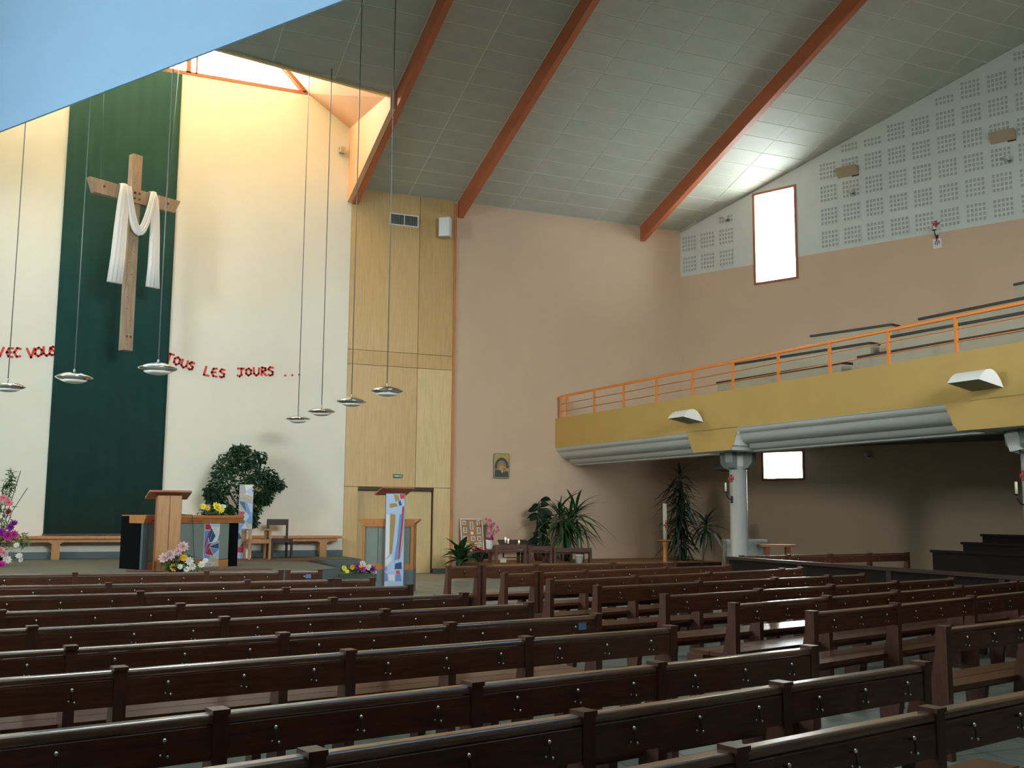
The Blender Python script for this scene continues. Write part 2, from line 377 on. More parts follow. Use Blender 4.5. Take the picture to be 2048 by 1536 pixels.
mb = MB(); up_ = Vector((0.06, 0, 0.06)); mb.prism([A1, CC, B1], up_); mb.prism([CC, A2, B2, B1], up_); struct(mb.build('ceiling_peach', M_peach), 'peach sloping soffit beside the skylight')
mb = MB(); mb.prism([(6.88, YW, 10.1), (6.88, YW, dg(6.86)+0.12), (6.88, CE-0.25, cz(CE-0.25)+0.02), (6.88, CE-0.25, cz(CE-0.25)-0.45)], (0.13, 0, 0)); struct(mb.build('wall_cheek', M_peach), 'peach cheek of the skylight above the first beam')
wn = bpy.data.objects.new('window_5', None); COL.objects.link(wn); struct(wn, 'bright skylight window above the altar wall'); wn.location = (0, YW, SILL)
def bar(a, b, wd=0.09):
    a = Vector(a); b = Vector(b); d = (b-a).normalized(); nrm = Vector((-d.z, 0, d.x))*wd/2
    q = MB(); q.prism([a-nrm, b-nrm, b+nrm, a+nrm], (0, 0.12, 0)); q.build('frame', M_frame, wn)
bar((-3.0, -0.02, 0.045), (5.75, -0.02, 0.045)); bar((2.55, -0.02, 0.05), (2.55, -0.02, 1.4), 0.12); bar((2.75, -0.02, 0.05), (2.75, -0.02, 1.4), 0.05)
e0 = (5.62, -0.02, 0.06); e1 = (5.62-1.35, -0.02, 0.06+1.35*1.02); bar(e0, e1)
for x0, x1 in ((-3.0, 2.52), (2.80, 5.6)):
    q = MB()
    if x1 < 3: q.prism([(x0,0.05,0.06),(x1,0.05,0.06),(x1,0.05,1.4),(x0,0.05,1.4)], (0,0.006,0))
    else: q.prism([(x0,0.05,0.06),(5.55,0.05,0.06),(4.25,0.05,1.38),(x0,0.05,1.38)], (0,0.006,0))
    q.build('pane', GLASS, wn)
mb = MB(); mb.prism([(5.55, YW+0.04, SILL), (6.98, YW+0.04, dg(6.98)), (6.98, YW+0.04, 14.4), (4.18, YW+0.04, 14.4)], (0, 0.26, 0)); struct(mb.build('wall_gable', M_peach), 'peach gable beside the skylight window')
portal((1.1, YW+0.35, 13.65), (0,-1,0), (0,0,1), 8.2, 1.4)

# ------------------------------------------------------------------ ceiling, beams, bulkhead
def cslab(x0, x1, y0, y1, dz=0.0, th=0.2):
    return [(x0,y0,cz(y0)+dz),(x1,y0,cz(y0)+dz),(x1,y1,cz(y1)+dz),(x0,y1,cz(y1)+dz)], [(x0,y0,cz(y0)+dz+th),(x1,y0,cz(y0)+dz+th),(x1,y1,cz(y1)+dz+th),(x0,y1,cz(y1)+dz+th)]
y22 = 22.0
mb = MB(); mb.hexa(*cslab(XL1-0.5, XR+0.5, YB-0.3, y22, 0.03)); mb.hexa(*cslab(6.98, RC.x+5, y22, YW+0.3, 0.03)); mb.hexa(*cslab(XL1-0.5, -3.0, y22, YW+0.3, 0.03))
ya, yb = cex(-3.0), cex(6.98); P = [(-3.0, y22, cz(y22)+0.03), (6.98, y22, cz(y22)+0.03), (6.98, yb, cz(yb)+0.03), (-3.0, ya, cz(ya)+0.03)]; mb.hexa(P, [(a, b, c+0.2) for a, b, c in P])
ce = struct(mb.build('ceiling', M_ceil_gap), 'grey green panelled ceiling sloping up from the altar wall')
RP = 0.6/math.sqrt(1+SL*SL)
pmc = {}
def panel_mesh(wd):
    k = round(wd, 3)
    if k not in pmc:
        q = MB(); g = 0.013; L2 = 0.3
        q.box(-wd/2+g, -L2+g, 0.022, wd/2-g, L2-g, 0.032); pmc[k] = q.mesh('ceiling_panel', M_ceil)
    return pmc[k]
tilt = -math.atan(SL)
BX = [7.02, 10.12, 16.17, 22.2]   # beam left faces
bays = [(-2.0, 1.0), (1.0, 4.0), (4.0, 7.0), (7.16, 10.1), (10.28, 13.2), (13.2, 16.15), (16.33, 19.27), (19.27, 22.2)]
npan = 0
for r in range(19):
    yc = YW-0.02-RP*(r+0.5)
    for (a, b) in bays:
        for h in range(2):
            x0 = a+(b-a)/2*h; x1 = a+(b-a)/2*(h+1)
            if x1 <= 7.01 and r > 13: continue
            if x1 <= 7.01 and yc+RP/2 > min(cex(x0), cex(x1))-0.02:
                g = 0.013; f_ = lambda x, y: (x, y, cz(y)+0.022); y0_ = yc-RP/2+g
                if y0_ > min(cex(x0), cex(x1))-0.05: continue
                P = [f_(x0+g, y0_), f_(x1-g, y0_), f_(x1-g, min(yc+RP/2-g, cex(x1)-0.02)), f_(x0+g, min(yc+RP/2-g, cex(x0)-0.02))]
                qq = MB(); qq.prism(P, (0, 0, 0.01)); qq.build('ceiling_panel', M_ceil, ce); continue
            # skip what the right wall would cut
            ea = RC.x+(YW-yc-RP/2)*4.16/9.18; eb = RC.x+(YW-yc+RP/2)*4.16/9.18
            if x0 > eb-0.1: continue
            if x1 > ea:
                g = 0.013; y0_, y1_ = yc-RP/2+g, yc+RP/2-g; f_ = lambda x, y: (x, y, cz(y)+0.022)
                P = [f_(x0+g, y0_), f_(min(x1-g, eb), y0_), f_(max(x0+2*g, min(x1-g, ea)), y1_), f_(x0+g, y1_)]
                qq = MB(); qq.prism(P, (0, 0, 0.01)); qq.build('ceiling_panel', M_ceil, ce); continue
            link(panel_mesh(x1-x0), 'ceiling_panel', ce, ((x0+x1)/2, yc, cz(yc)), (tilt, 0, 0)); npan += 1
for i, x in enumerate(BX):
    mb = MB(); y0 = YW; y1 = YB+0.0; wd = 0.16; dp = 0.45
    mb.hexa([(x,y0,cz(y0)-dp),(x+wd,y0,cz(y0)-dp),(x+wd,y1,cz(y1)-dp),(x,y1,cz(y1)-dp)], [(x,y0,cz(y0)+0.04),(x+wd,y0,cz(y0)+0.04),(x+wd,y1,cz(y1)+0.04),(x,y1,cz(y1)+0.04)])
    struct(mb.build('ceiling_beam', M_beam), ['red brown laminated beam beside the skylight', 'red brown laminated beam above the wall speaker', 'red brown laminated beam nearest the high window', 'red brown laminated beam over the balcony'][i])
BE = Vector((1.37, 17.12, 0)); BDi = Vector((0.52, -0.855, 0)).normalized(); BNn = Vector((-0.855, -0.52, 0)).normalized(); BZ = 8.91
t0 = (YW-BE.y)/BDi.y; t1 = (YB+0.5-BE.y)/BDi.y
mb = MB(); A = BE+BDi*t0; B = BE+BDi*t1; e = -BNn*0.04
mb.hexa([(A.x,A.y,BZ),(B.x,B.y,BZ),(B.x+e.x,B.y+e.y,BZ),(A.x+e.x,A.y+e.y,BZ)], [(A.x,A.y,14.2),(B.x,B.y,cz(B.y)),(B.x+e.x,B.y+e.y,cz(B.y)),(A.x+e.x,A.y+e.y,14.2)])
struct(mb.build('wall_bulkhead', M_blue), 'light blue bulkhead hanging across the nave ceiling')

# ------------------------------------------------------------------ floor, dais
fl = MB(); fl.box(XL1-1, YB-0.3, -0.3, XR+1, YW+0.4, -0.012); fo = struct(fl.build('floor', M_grout), 'slate grey tiled floor')
TS = 0.5; tq = MB(); g = 0.004; tq.box(-TS/2+g, -TS/2+g, -0.012, TS/2-g, TS/2-g, 0.0); TMs = tq.mesh('floor_tile', M_tile)
cand = []
for i in range(-14, 66):
    for j in range(-8, 48):
        x, y = TS*(i+0.5), TS*(j+0.5)
        if x < -6 or y < -4 or y > 23.9 or x > 25: continue
        dv = Vector((x, y, 0))-CAM; dep = dv.dot(FW)
        vis = 0
        if dep > 0.8:
            px = CX+F*dv.dot(RT)/dep; py = CY-F*dv.dot(UP)/dep
            if -60 < px < 2110 and py < 1700: vis = 1.0/(dep*dep)*abs(dv.z)/dep
        cand.append((vis, x, y))
cand.sort(reverse=True)
for vis, x, y in cand[:300]: link(TMs, 'floor_tile', fo, (x, y, 0))
rest = MB()
for vis, x, y in cand[300:]: rest.box(x-TS/2+g, y-TS/2+g, -0.012, x+TS/2-g, y+TS/2-g, 0)
ro = rest.build('floor_tiles_far', M_tile, fo); ro['kind'] = 'stuff'
# altar platform: carpeted top with blue grey riser, side landing, corner platform
da = bpy.data.objects.new('floor_dais', None); COL.objects.link(da); struct(da, 'carpeted altar platform with blue grey risers')
dp = [(XL0, 19.9), (-1.0, 19.6), (3.2, 19.7), (5.42, 21.2), (5.45, 25.9), (5.50, 26.15), (7.0, 25.12), (7.0, YW), (XL0, YW)]
mb = MB(); mb.prism([(x, y, 0.0) for x, y in dp], (0, 0, DAIS-0.02)); mb.build('riser', M_riser, da)
mb = MB(); mb.prism([(x, y, DAIS-0.02) for x, y in dp], (0, 0, 0.02)); mb.build('carpet_top', M_carpet, da)
mb = MB(); mb.box(5.46, 21.3, 0, 6.98, 25.1, 0.28); mb.build('landing', M_carpet, da)
mb = MB(); mb.prism([(2.9, 24.9, DAIS), (5.9, 24.4, DAIS), (5.9, 25.95, DAIS), (3.2, 25.95, DAIS)], (0,0,0.012)); tag(mb.build('rug', M_rug), 'red brown rug under the two chairs beside the altar', 'rug')
mb = MB(); mb.box(1.3, 20.9, DAIS, 4.0, 21.5, DAIS+0.012); tag(mb.build('rug', M_rug), 'thin dark red rug in front of the altar', 'rug')
CP = 0.34
mb = MB(); mb.box(10.25, 24.6, 0, 17.2, 27.1, CP-0.02); cpf = struct(mb.build('floor_platform', M_dark), 'low platform in the candle corner'); 
mb = MB(); mb.box(10.25, 24.6, CP-0.02, 17.2, 27.1, CP); mb.build('straw_top', M_mat, cpf)

# ------------------------------------------------------------------ balcony
bal = bpy.data.objects.new('balcony', None); COL.objects.link(bal); struct(bal, 'mustard fronted balcony along the right side')
BL = 31.0; FT, FB, CB = 4.39, 3.54, 3.06
def fbox(name, t0, t1, u0, u1, z0, z1, m, parent):   # u: metres behind the front face
    a = fat(t0, z0, -u0); b = fat(t1, z0, -u0); c = fat(t1, z0, -u1); d = fat(t0, z0, -u1); up = Vector((0,0,z1-z0))
    q = MB(); q.hexa([a, b, c, d], [a+up, b+up, c+up, d+up]); return q.build(name, m, parent)
fbox('fascia', 0.0, BL, 0.0, 0.3, FB, FT, M_must, bal)
def trow(Y): return (Y-YW)/FD.y
corb = [(trow(20.55), trow(18.84)), (trow(13.10), trow(11.3)), (trow(5.6), trow(3.8))]
for a, b in corb:
    # mustard corbel with shaped flanks
    q = MB(); pts = []
    fl_ = [(0.30, CB), (0.26, 3.13), (0.20, 3.16), (0.17, 3.26), (0.12, 3.36), (0.07, 3.42), (0.06, 3.50), (0.0, FB+0.02)]
    prof = [(a+0.0-0, z) for _, z in []]
    left = [(a+k*0.9-0.10, z) for k, z in fl_]; right = [(b-k*0.9+0.10, z) for k, z in fl_][::-1]
    poly = [fat(t, z) for t, z in left+right]
    q.prism(poly, -FN*0.03); q.build('corbel', M_must, bal); q = MB(); q.prism([p_-FN*0.03 for p_ in poly], -FN*0.85); q.build('corbel_body', M_mould, bal)
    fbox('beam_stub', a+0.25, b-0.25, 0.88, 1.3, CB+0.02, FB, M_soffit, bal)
# cove mouldings between corbels
def cove(t0, t1):
    P = [(0.0, 3.55), (0.02, 3.535), (0.035, 3.49), (0.07, 3.455), (0.12, 3.43), (0.13, 3.43), (0.15, 3.39), (0.19, 3.32), (0.26, 3.265), (0.36, 3.235), (0.44, 3.225), (0.445, 3.225), (0.465, 3.18), (0.50, 3.135), (0.56, 3.105), (0.64, 3.095), (0.64, 3.06), (0.85, 3.06)]
    q = MB(); n = len(P)
    vs = [fat(t0, z, -u-0.01) for u, z in P]+[fat(t1, z, -u-0.01) for u, z in P]
    q.add(vs, [(i, i+1, n+i+1, n+i) for i in range(n-1)], True)
    o = q.build('cove_moulding', M_mould, bal); md = o.modifiers.new('s', 'SOLIDIFY'); md.thickness = 0.02; md.offset = -1
    md = o.modifiers.new('e', 'EDGE_SPLIT'); md.split_angle = math.radians(28)
cove(0.0, corb[0][0]+0.4); cove(corb[0][1]-0.4, corb[1][0]+0.4); cove(corb[1][1]-0.4, corb[2][0]+0.4); cove(corb[2][1]-0.4, BL)
# soffit and deck up to the right wall
def edge_r(Y): return RC.x+(YW-Y)*4.16/9.18
def deck(z0, z1, u, name, m):
    a = fat(0, 0, -u); b = fat(BL, 0, -u); q = MB()
    lo = [(a.x, a.y-0.01, z0), (b.x, b.y, z0), (edge_r(b.y)-0.02, b.y, z0), (edge_r(a.y)-0.02, a.y-0.01, z0)]
    hi = [(x, y, z1) for x, y, _ in lo]; q.hexa(lo, hi); return q.build(name, m, bal)
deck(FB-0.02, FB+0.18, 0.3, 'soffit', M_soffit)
deck(FB+0.18, FB+0.2, 0.3, 'deck', M_beige)
# columns
def column(p, label):
    t = thing('column', label, 'column', (p.x, p.y, 0)); t['kind'] = 'structure'; del t['category']
    q = MB(); q.lathe([(0.225, 0), (0.225, 0.06), (0.195, 0.08), (0.195, 2.95)], 32); q.build('shaft', M_colm, t)
    q = MB(); q.lathe([(0.195, 2.72), (0.205, 2.74), (0.205, CB)], 32); q.build('neck', M_mould, t)
    for k in range(4):
        q = MB(); q.prism([(0.19, -0.09, 2.66), (0.30, -0.09, 2.70), (0.40, -0.09, 2.82), (0.42, -0.09, CB), (0.19, -0.09, CB)], (0, 0.18, 0))
        o = q.build('capital_fin', mat('shaded_grey_capital', (0.22, 0.23, 0.22), 0.7), t); o.rotation_euler = (0, 0, k*PI/2+PI/4-0.35)  # fin grey darkened to carry the shade under the soffit
    return t
COLP = aty(1477, 1000, 19.7); COL2 = aty(2072, 1000, 12.2)
column(COLP, 'round white column under the balcony with a candle bracket'); column(COL2, 'round white column beside the dark tiers')

# railing
rl = thing('balcony_railing', 'orange steel railing with two thin rails on the balcony edge', 'railing', fat(0, FT, -0.06))
org = fat(0, FT, -0.06)
def rt_(t, z): return fat(t, z, -0.06)-org
q = MB(); q.tube([rt_(0.12, 4.97), rt_(0.16, 5.02), rt_(BL, 5.02)], 0.035, 10); q.build('handrail', M_orange, rl)
for z in (4.80, 4.585):
    q = MB(); q.tube([rt_(0.15, z), rt_(BL, z)], 0.011, 6); q.build('rail', M_orange, rl)
q = MB(); p = rt_(0, FT); q.box(-0.025, -0.025, 0, 0.025, 0.025, 0.61); POSTM = q.mesh('post', M_orange)
ts = [0.22, 0.60]+[2.15+1.51*k for k in range(19)]
for t in ts:
    p = rt_(t, FT); link(POSTM, 'post', rl, p)

# balcony tiers (beige riser with dark plank)
def bbench(xa, ya, xb, yb, z, label, h=0.45, dep=0.34):
    A = atz(xa, ya, z); B = atz(xb, yb, z)
    if (B-A).y > 0: A, B = B, A
    d = (B-A); L = d.length; d.normalize(); rz = math.atan2(d.y, d.x)
    t = thing('balcony_bench', label, 'bench', (A.x, A.y, z-h), rz, 'tiered benches on the balcony')
    # local x along bench (towards camera), local +y is towards the right wall
    q = MB(); q.box(0, 0.03, -0.6 if z < 5 else -0.9, L, dep, h-0.05); q.build('riser', M_beige, t)
    q = MB(); q.box(-0.02, 0.0, h-0.05, L+0.02, 0.36, h); q.build('plank', M_benchtop, t)
    return t
bbench(1433, 764, 1680, 723, 4.86, 'beige tier with dark plank behind the railing, nearest the altar wall')
bbench(1464, 727, 1738, 683.5, 5.34, 'second beige tier with dark plank above the altar end of the railing')
bbench(1621, 670, 1782, 646.6, 5.82, 'short upper beige tier with dark plank against the salmon wall')
bbench(1715, 712, 2048+260, 654.5-45, 4.86, 'long low beige tier with dark plank just behind the railing')
bbench(1777, 671.6, 2048+260, 622-48, 5.34, 'long middle beige tier with dark plank behind the railing')
bbench(1837, 635.7, 2048+260, 593-53, 5.82, 'long upper beige tier with dark plank above the handrail')
bbench(2028, 566.6, 2048+260, 562-57, 6.40, 'topmost tier with dark plank at the end of the balcony')

# ------------------------------------------------------------------ pews
ZT = 0.88
HK = MB(); HK.tube([(0,0,0.02),(0,-0.02,0.022),(0,-0.026,0.0),(0.004,-0.02,-0.025),(0.010,-0.026,-0.03)], 0.0035, 6); HK.sphere((0, -0.020, 0.026), 0.009, 8, 5); HK.sphere((0.012, -0.026, -0.03), 0.006, 8, 5); HK.sphere((-0.010, -0.012, -0.026), 0.005, 8, 5)
HKM = HK.mesh('hook', M_metal); HKM.materials.append(M_iron)
for p_ in list(HKM.polygons)[:4*6+2]: p_.material_index = 1
# post outline in (y, z): local y>0 towards altar
PO = [(-0.055, 0.0), (-0.055, ZT), (0.012, ZT), (0.022, ZT-0.02), (0.03, 0.72), (0.085, 0.46), (0.115, 0.0)]
pm_ = MB(); pm_.prism([(-0.03, y, z) for y, z in PO], (0.06, 0, 0)); POSTP = pm_.mesh('post', M_pewpost)
cap = MB(); cap.box(-0.034, -0.062, ZT-0.012, 0.034, 0.022, ZT+0.006); CAPM = cap.mesh('post_cap', M_pewpost)
lg = MB(); lg.prism([(-0.03, 0.36, 0.0), (-0.03, 0.30, 0.42), (-0.03, 0.48, 0.42), (-0.03, 0.46, 0.0)], (0.06, 0, 0)); LEGM = lg.mesh('leg', M_pewpost)
def pew(base, d, ts, label, group, tagged=False):
    """ts: distances of posts along d from base"""
    t = thing('church_pew', label, 'pew', (base.x+d.x*ts[0], base.y+d.y*ts[0], 0), math.atan2(d.y, d.x), group)
    x0 = 0.0; xs_ = [k-ts[0] for k in ts]; L = xs_[-1]
    for x in xs_:
        po = link(POSTP, 'post', t, (x, 0, 0)); link(CAPM, 'post_cap', po)
        link(LEGM, 'leg', t, (x, 0, 0))
    for a, b in zip(xs_[:-1], xs_[1:]):
        a += 0.03; b -= 0.03
        q = MB(); n = 8; prof = [(0.010+0.018*math.cos(PI/2*k/4), ZT-0.028+0.018*math.sin(PI/2*k/4)) for k in range(5)]+[(-0.030-0.018*math.sin(PI/2*k/4), ZT-0.028+0.018*math.cos(PI/2*k/4)) for k in range(5)]+[(-0.048, ZT-0.040), (0.028, ZT-0.040)]
        q.prism([(a, y, z) for y, z in prof], (b-a, 0, 0)); q.build('top_rail', M_rail, t)
        q = MB(); q.prism([(a, -0.050, 0.705), (a, -0.050, 0.828), (a, -0.042, 0.834), (a, -0.012, 0.834), (a, -0.012, 0.705)], (b-a, 0, 0)); q.build('back_board', M_pew, t)
        nh = 3 if b-a > 0.85 else (2 if b-a > 0.6 else 1)
        for k in range(nh):
            link(HKM, 'hook', t, (a+(b-a)*(k+0.5)/nh, -0.05, 0.775))
    if tagged:
        q = MB(); q.box(L-0.19, -0.054, 0.775, L-0.12, -0.05, 0.825); q.build('blue_tag', M_mb[B_], t)
    for y0, y1 in ((0.05, 0.24), (0.25, 0.45)):
        q = MB(); q.box(-0.01, y0, 0.42, L+0.01, y1, 0.455); q.build('seat_plank', M_pew, t)
    q = MB(); q.box(0, 0.28, 0.34, L, 0.31, 0.42); q.build('seat_rail', M_pewpost, t)
    return t
P2 = lambda *a: [tuple(a[i:i+2]) for i in range(0, len(a), 2)]
ROWS_L = {1:P2(150.4,1145.6,411.8,1141.2,562,1140.5,640,1139.5), 2:P2(217,1165.5,495.6,1161,658,1157,744,1156), 3:P2(281,1183,569,1175,819.4,1169.6), 4:P2(359,1207,666,1196,925,1185.6),
 5:P2(60,1250,454,1236,775,1220,1046.7,1203.7), 6:P2(138.4,1291,564,1266,905,1246.5,1183,1226.6), 7:P2(236,1333.6,694,1300,1052,1274,1334,1251.6), 8:P2(427,1415.6,944,1364,1325,1327,1601,1290),
 9:P2(612,1496,1173,1424,1555,1364,1830,1323), 10:P2(1464,1492,1843.6,1413,2140,1362)}
ROWS_R = {1:P2(897,1132,957.7,1131,1068,1128,1217,1124.5,1352.5,1123), 2:P2(1003.5,1146,1068,1144,1175,1140.5,1324.7,1133.5,1456,1129), 3:P2(1094,1158.6,1270,1151,1421,1144,1554.7,1136.4,1600,1135),
 4:P2(1207,1172.5,1382,1161,1531,1154,1650,1150,1741,1148), 5:P2(1333,1189,1505,1177,1657,1169,1792,1162), 6:P2(1467.6,1206.5,1642,1191,1792,1181,1915,1170.6), 7:P2(1616,1222,1792,1206.5,1936,1191), 8:P2(1881,1252.6,2048,1234)}
ORD = ['first', 'second', 'third', 'fourth', 'fifth', 'sixth', 'seventh', 'eighth', 'ninth', 'tenth']
SPLIT_L = {1: 2, 2: 2}; SPLIT_R = {1: 1, 2: 1}
EXT_L = {1:1, 2:1, 3:1, 4:1, 5:1, 6:1, 7:1, 8:1, 9:1, 10:1}; EXT_R = {5:1, 6:2, 7:3, 8:3}
for side, rows in (('left', ROWS_L), ('right', ROWS_R)):
    for k, pts in rows.items():
        q3 = np.array([[*atz(x, y, ZT)][:2] for x, y in pts])
        c = q3.mean(0); u, s_, vt = np.linalg.svd(q3-c); d = vt[0]*(1 if vt[0][0] > 0 else -1)
        tl = [float((q-c)@d) for q in q3]
        bay = (tl[1]-tl[0]) if side == 'left' else (tl[-1]-tl[-2])
        bay = max(bay, 1.1)
        base = Vector((c[0], c[1], 0)); dv = Vector((d[0], d[1], 0))
        sp = (SPLIT_L if side == 'left' else SPLIT_R).get(k)
        if side == 'left': tl = [tl[0]-bay*(i+1) for i in range(EXT_L[k])][::-1]+tl; sp = sp+EXT_L[k] if sp else None
        else: tl = tl+[tl[-1]+bay*(i+1) for i in range(EXT_R.get(k, 0))]
        place = 'green curtain side of the aisle' if side == 'left' else 'balcony side of the aisle'
        gr = 'pews left of the aisle' if side == 'left' else 'pews right of the aisle'
        base_label = f'dark pew in the {ORD[k-1]} row from the altar, {place}'
        if sp:
            a, b = tl[:sp+1], tl[sp:]
            if side == 'left':
                b = [b[0]+0.09]+b[1:]
                pew(base, dv, a, base_label, gr); pew(base, dv, b, f'single-seat dark pew ending the {ORD[k-1]} row, {place}', gr, k == 1)
            else:
                b = [b[0]+0.09]+b[1:]
                pew(base, dv, a, f'single-seat dark pew ending the {ORD[k-1]} row, {place}', gr); pew(base, dv, b, base_label, gr)
        else:
            pew(base, dv, tl, base_label, gr, side == 'left' and k == 6)
# pew standing crosswise under the balcony, dark tiers and partition
A = atz(1575, 1109.3, ZT); B = atz(1813, 1104.8, ZT); dv = (B-A); dv.z = 0; L = dv.length; dv.normalize()
pew(Vector((A.x, A.y, 0)), dv, [-1.2, 0, L/3, 2*L/3, L], 'dark pew under the balcony near the wooden side table', 'pews under the balcony')
pa = thing('partition', 'low dark partition with a wooden top rail between pews and the balcony area', 'partition', (11.3, 15.9, 0))
q = MB(); q.box(-0.04, -8.5, 0, 0.04, 0, 0.83); q.build('panel', M_part, pa)
q = MB(); q.box(-0.07, -8.5, 0.83, 0.07, 0.03, 0.88); q.build('top_rail', M_dark, pa)
for k in range(5):
    q = MB(); q.box(-0.055, -0.05-2.0*k, 0, 0.055, 0.05-2.0*k, 0.86); q.build('post', M_dark, pa)
st = struct(MB().box(14.6, 1.0, 0, 15.9, 15.0, 0.18).box(15.9, 1.0, 0, 16.9, 15.2, 0.36).box(16.9, 1.0, 0, 18.0, 15.6, 0.54).build('floor_tiers', M_part), 'dark stepped tiers under the balcony')
for i, (x, y, X, zb) in enumerate([(1866, 1099.5, 15.3, 0.18), (1927, 1083.7, 16.3, 0.36), (1966, 1068, 17.3, 0.54)]):
    p = atx(x, y, X); hh = p.z-zb
    t = thing('tier_bench', ['dark solid-back bench on the lowest tier under the balcony', 'dark solid-back bench on the middle tier under the balcony', 'dark solid-back bench on the highest tier under the balcony'][i], 'bench', (X, p.y, zb), 0, 'benches on the dark tiers')
    q = MB(); q.box(-0.02, -12, 0.1, 0.02, 0, hh-0.04); q.build('back_board', M_part, t)
    q = MB(); q.box(-0.05, -12, hh-0.05, 0.04, 0.03, hh); q.build('top_rail', M_part, t)
    q = MB(); q.box(-0.45, -12, 0.38, -0.03, -0.02, 0.42); q.build('seat', M_part, t)
    for yy in (0, -3, -6, -9):
        q = MB(); q.box(-0.42, yy-0.06, 0, 0.035, yy, hh-0.02 if False else 0.42); q.build('leg', M_part, t)

# ------------------------------------------------------------------ altar wall furnishings
random.seed(7)
gc = thing('wall_hanging', 'tall dark green cloth hanging on the altar wall behind the cross', 'cloth', (1.08, YW-0.06, 1.08))
q = MB(); W_ = 2.63; Hh = 11.85; nx, nz = 30, 2
vs = []; fs = []
for j in range(nz+1):
    for i in range(nx+1): vs.append((-W_/2+W_*i/nx, 0.012*math.sin(i*1.7)+0.008*math.sin(i*0.6+1), Hh*j/nz))
for j in range(nz):
    for i in range(nx): a = j*(nx+1)+i; fs.append((a, a+1, a+nx+2, a+nx+1))
q.add(vs, fs, True); o = q.build('cloth', M_green, gc); md = o.modifiers.new('s', 'SOLIDIFY'); md.thickness = 0.01
q = MB(); q.box(-W_/2-0.02, -0.015, -0.03, W_/2+0.02, 0.015, 0.0); q.build('hem_bar', M_dark, gc)

# hand-cut red letters
LET = {
 'A': [[(0,0),(0.4,1),(0.8,0)],[(0.15,0.4),(0.65,0.4)]], 'V': [[(0,1),(0.38,0),(0.78,1)]], 'E': [[(0.7,1),(0.25,0.95),(0.05,0.5),(0.25,0.05),(0.7,0)],[(0.06,0.5),(0.55,0.52)]],
 'C': [[(0.72,0.92),(0.35,1),(0.05,0.5),(0.35,0),(0.72,0.1)]], 'O': [[(0.4,1),(0.05,0.75),(0.05,0.25),(0.4,0),(0.75,0.25),(0.75,0.75),(0.4,1)]],
 'U': [[(0,1),(0.05,0.25),(0.38,0),(0.7,0.25),(0.74,1)]], 'S': [[(0.68,0.9),(0.3,1),(0.08,0.75),(0.6,0.4),(0.55,0.1),(0.25,0),(0.02,0.12)]],
 'T': [[(0,0.98),(0.85,1)],[(0.42,1),(0.42,0)]], 'L': [[(0.2,1),(0.05,0.05),(0.62,0)]], 'J': [[(0.05,1),(0.85,0.98)],[(0.52,1),(0.5,0.2),(0.28,0),(0.0,0.15)]],
 'R': [[(0.1,0),(0.12,1),(0.55,0.92),(0.6,0.65),(0.15,0.48),(0.7,0)]], '.': [[(0.3,0.0),(0.42,0.06)]]}
def letters(name, label, items):
    p0 = aty(items[0][1], items[0][2], YW); t = thing(name, label, 'lettering', (p0.x, YW-0.004, p0.z), 0, 'red words on the altar wall')
    for ch, x, y, hpx, rot in items:
        p = aty(x, y, YW-0.004)-Vector(t.location); h = hpx/81.0; wv_ = 0.050; q = MB()
        ca, sa = math.cos(rot), math.sin(rot)
        def tr(u, v): u = (u-0.4)*h*0.95; v = (v-0.5)*h; return Vector((p.x+u*ca-v*sa, 0, p.z+u*sa+v*ca))
        for pl in LET[ch]:
            P = [tr(*k) for k in pl]
            for a, b in zip(P[:-1], P[1:]):
                d = (b-a).normalized(); n = Vector((-d.z, 0, d.x))*wv_/2; e = d*wv_*0.35
                q.prism([a-n-e, b-n+e, b+n+e, a+n-e], (0, -0.012, 0))
        q.build('letter', M_redp, t)
    return t
letters('wall_lettering', 'red cut-out letters VEC VOUS on the cream wall left of the green cloth', [('V',0,704,17,0.05),('E',20,705,17,0),('C',35,705,17,0),('V',62,706,18,0.1),('O',77,704,17,0),('U',94,703,17,0),('S',107,702,17,0)])
letters('wall_lettering', 'red cut-out letters TOUS right of the green cloth', [('T',338,716,18,-0.25),('O',354,722,16,-0.2),('U',369,728,16,-0.25),('S',383,732,16,-0.2)])
letters('wall_lettering', 'red cut-out letters LES on the cream wall', [('L',414.6,742.6,18,-0.1),('E',429,745,17,0),('S',445,746.7,17,0.05)])
letters('wall_lettering', 'red cut-out letters JOURS with three dots on the cream wall', [('J',481,745,17,0.05),('O',497,744,15,0),('U',513,743.6,16,0),('R',528,743,17,0),('S',542,742.6,18,0.1),('.',571,746.7,10,0),('.',585,746,10,0),('.',599,745,10,0)])

# wall bench
bt = thing('plank_bench', 'long orange wood bench along the foot of the altar wall', 'bench', (2.0, YW-0.02, DAIS))
q = MB(); q.box(-5.0, -0.48, 0.47, 4.86, -0.02, 0.54); q.build('seat', M_wood, bt, 0.015)
q = MB(); q.box(-4.9, -0.42, 0.40, 4.75, -0.36, 0.47); q.build('apron', M_woodl, bt)
for px in (-30, 112, 320, 492, 646):
    x = aty(px, 1085, YW-0.4).x-2.0
    q = MB(); q.prism([(x-0.09, -0.43, 0), (x+0.09, -0.43, 0), (x+0.09, -0.43, 0.36), (x+0.28, -0.43, 0.47), (x-0.28, -0.43, 0.47), (x-0.09, -0.43, 0.36)], (0, 0.30, 0)); q.build('support', M_woodl, bt)

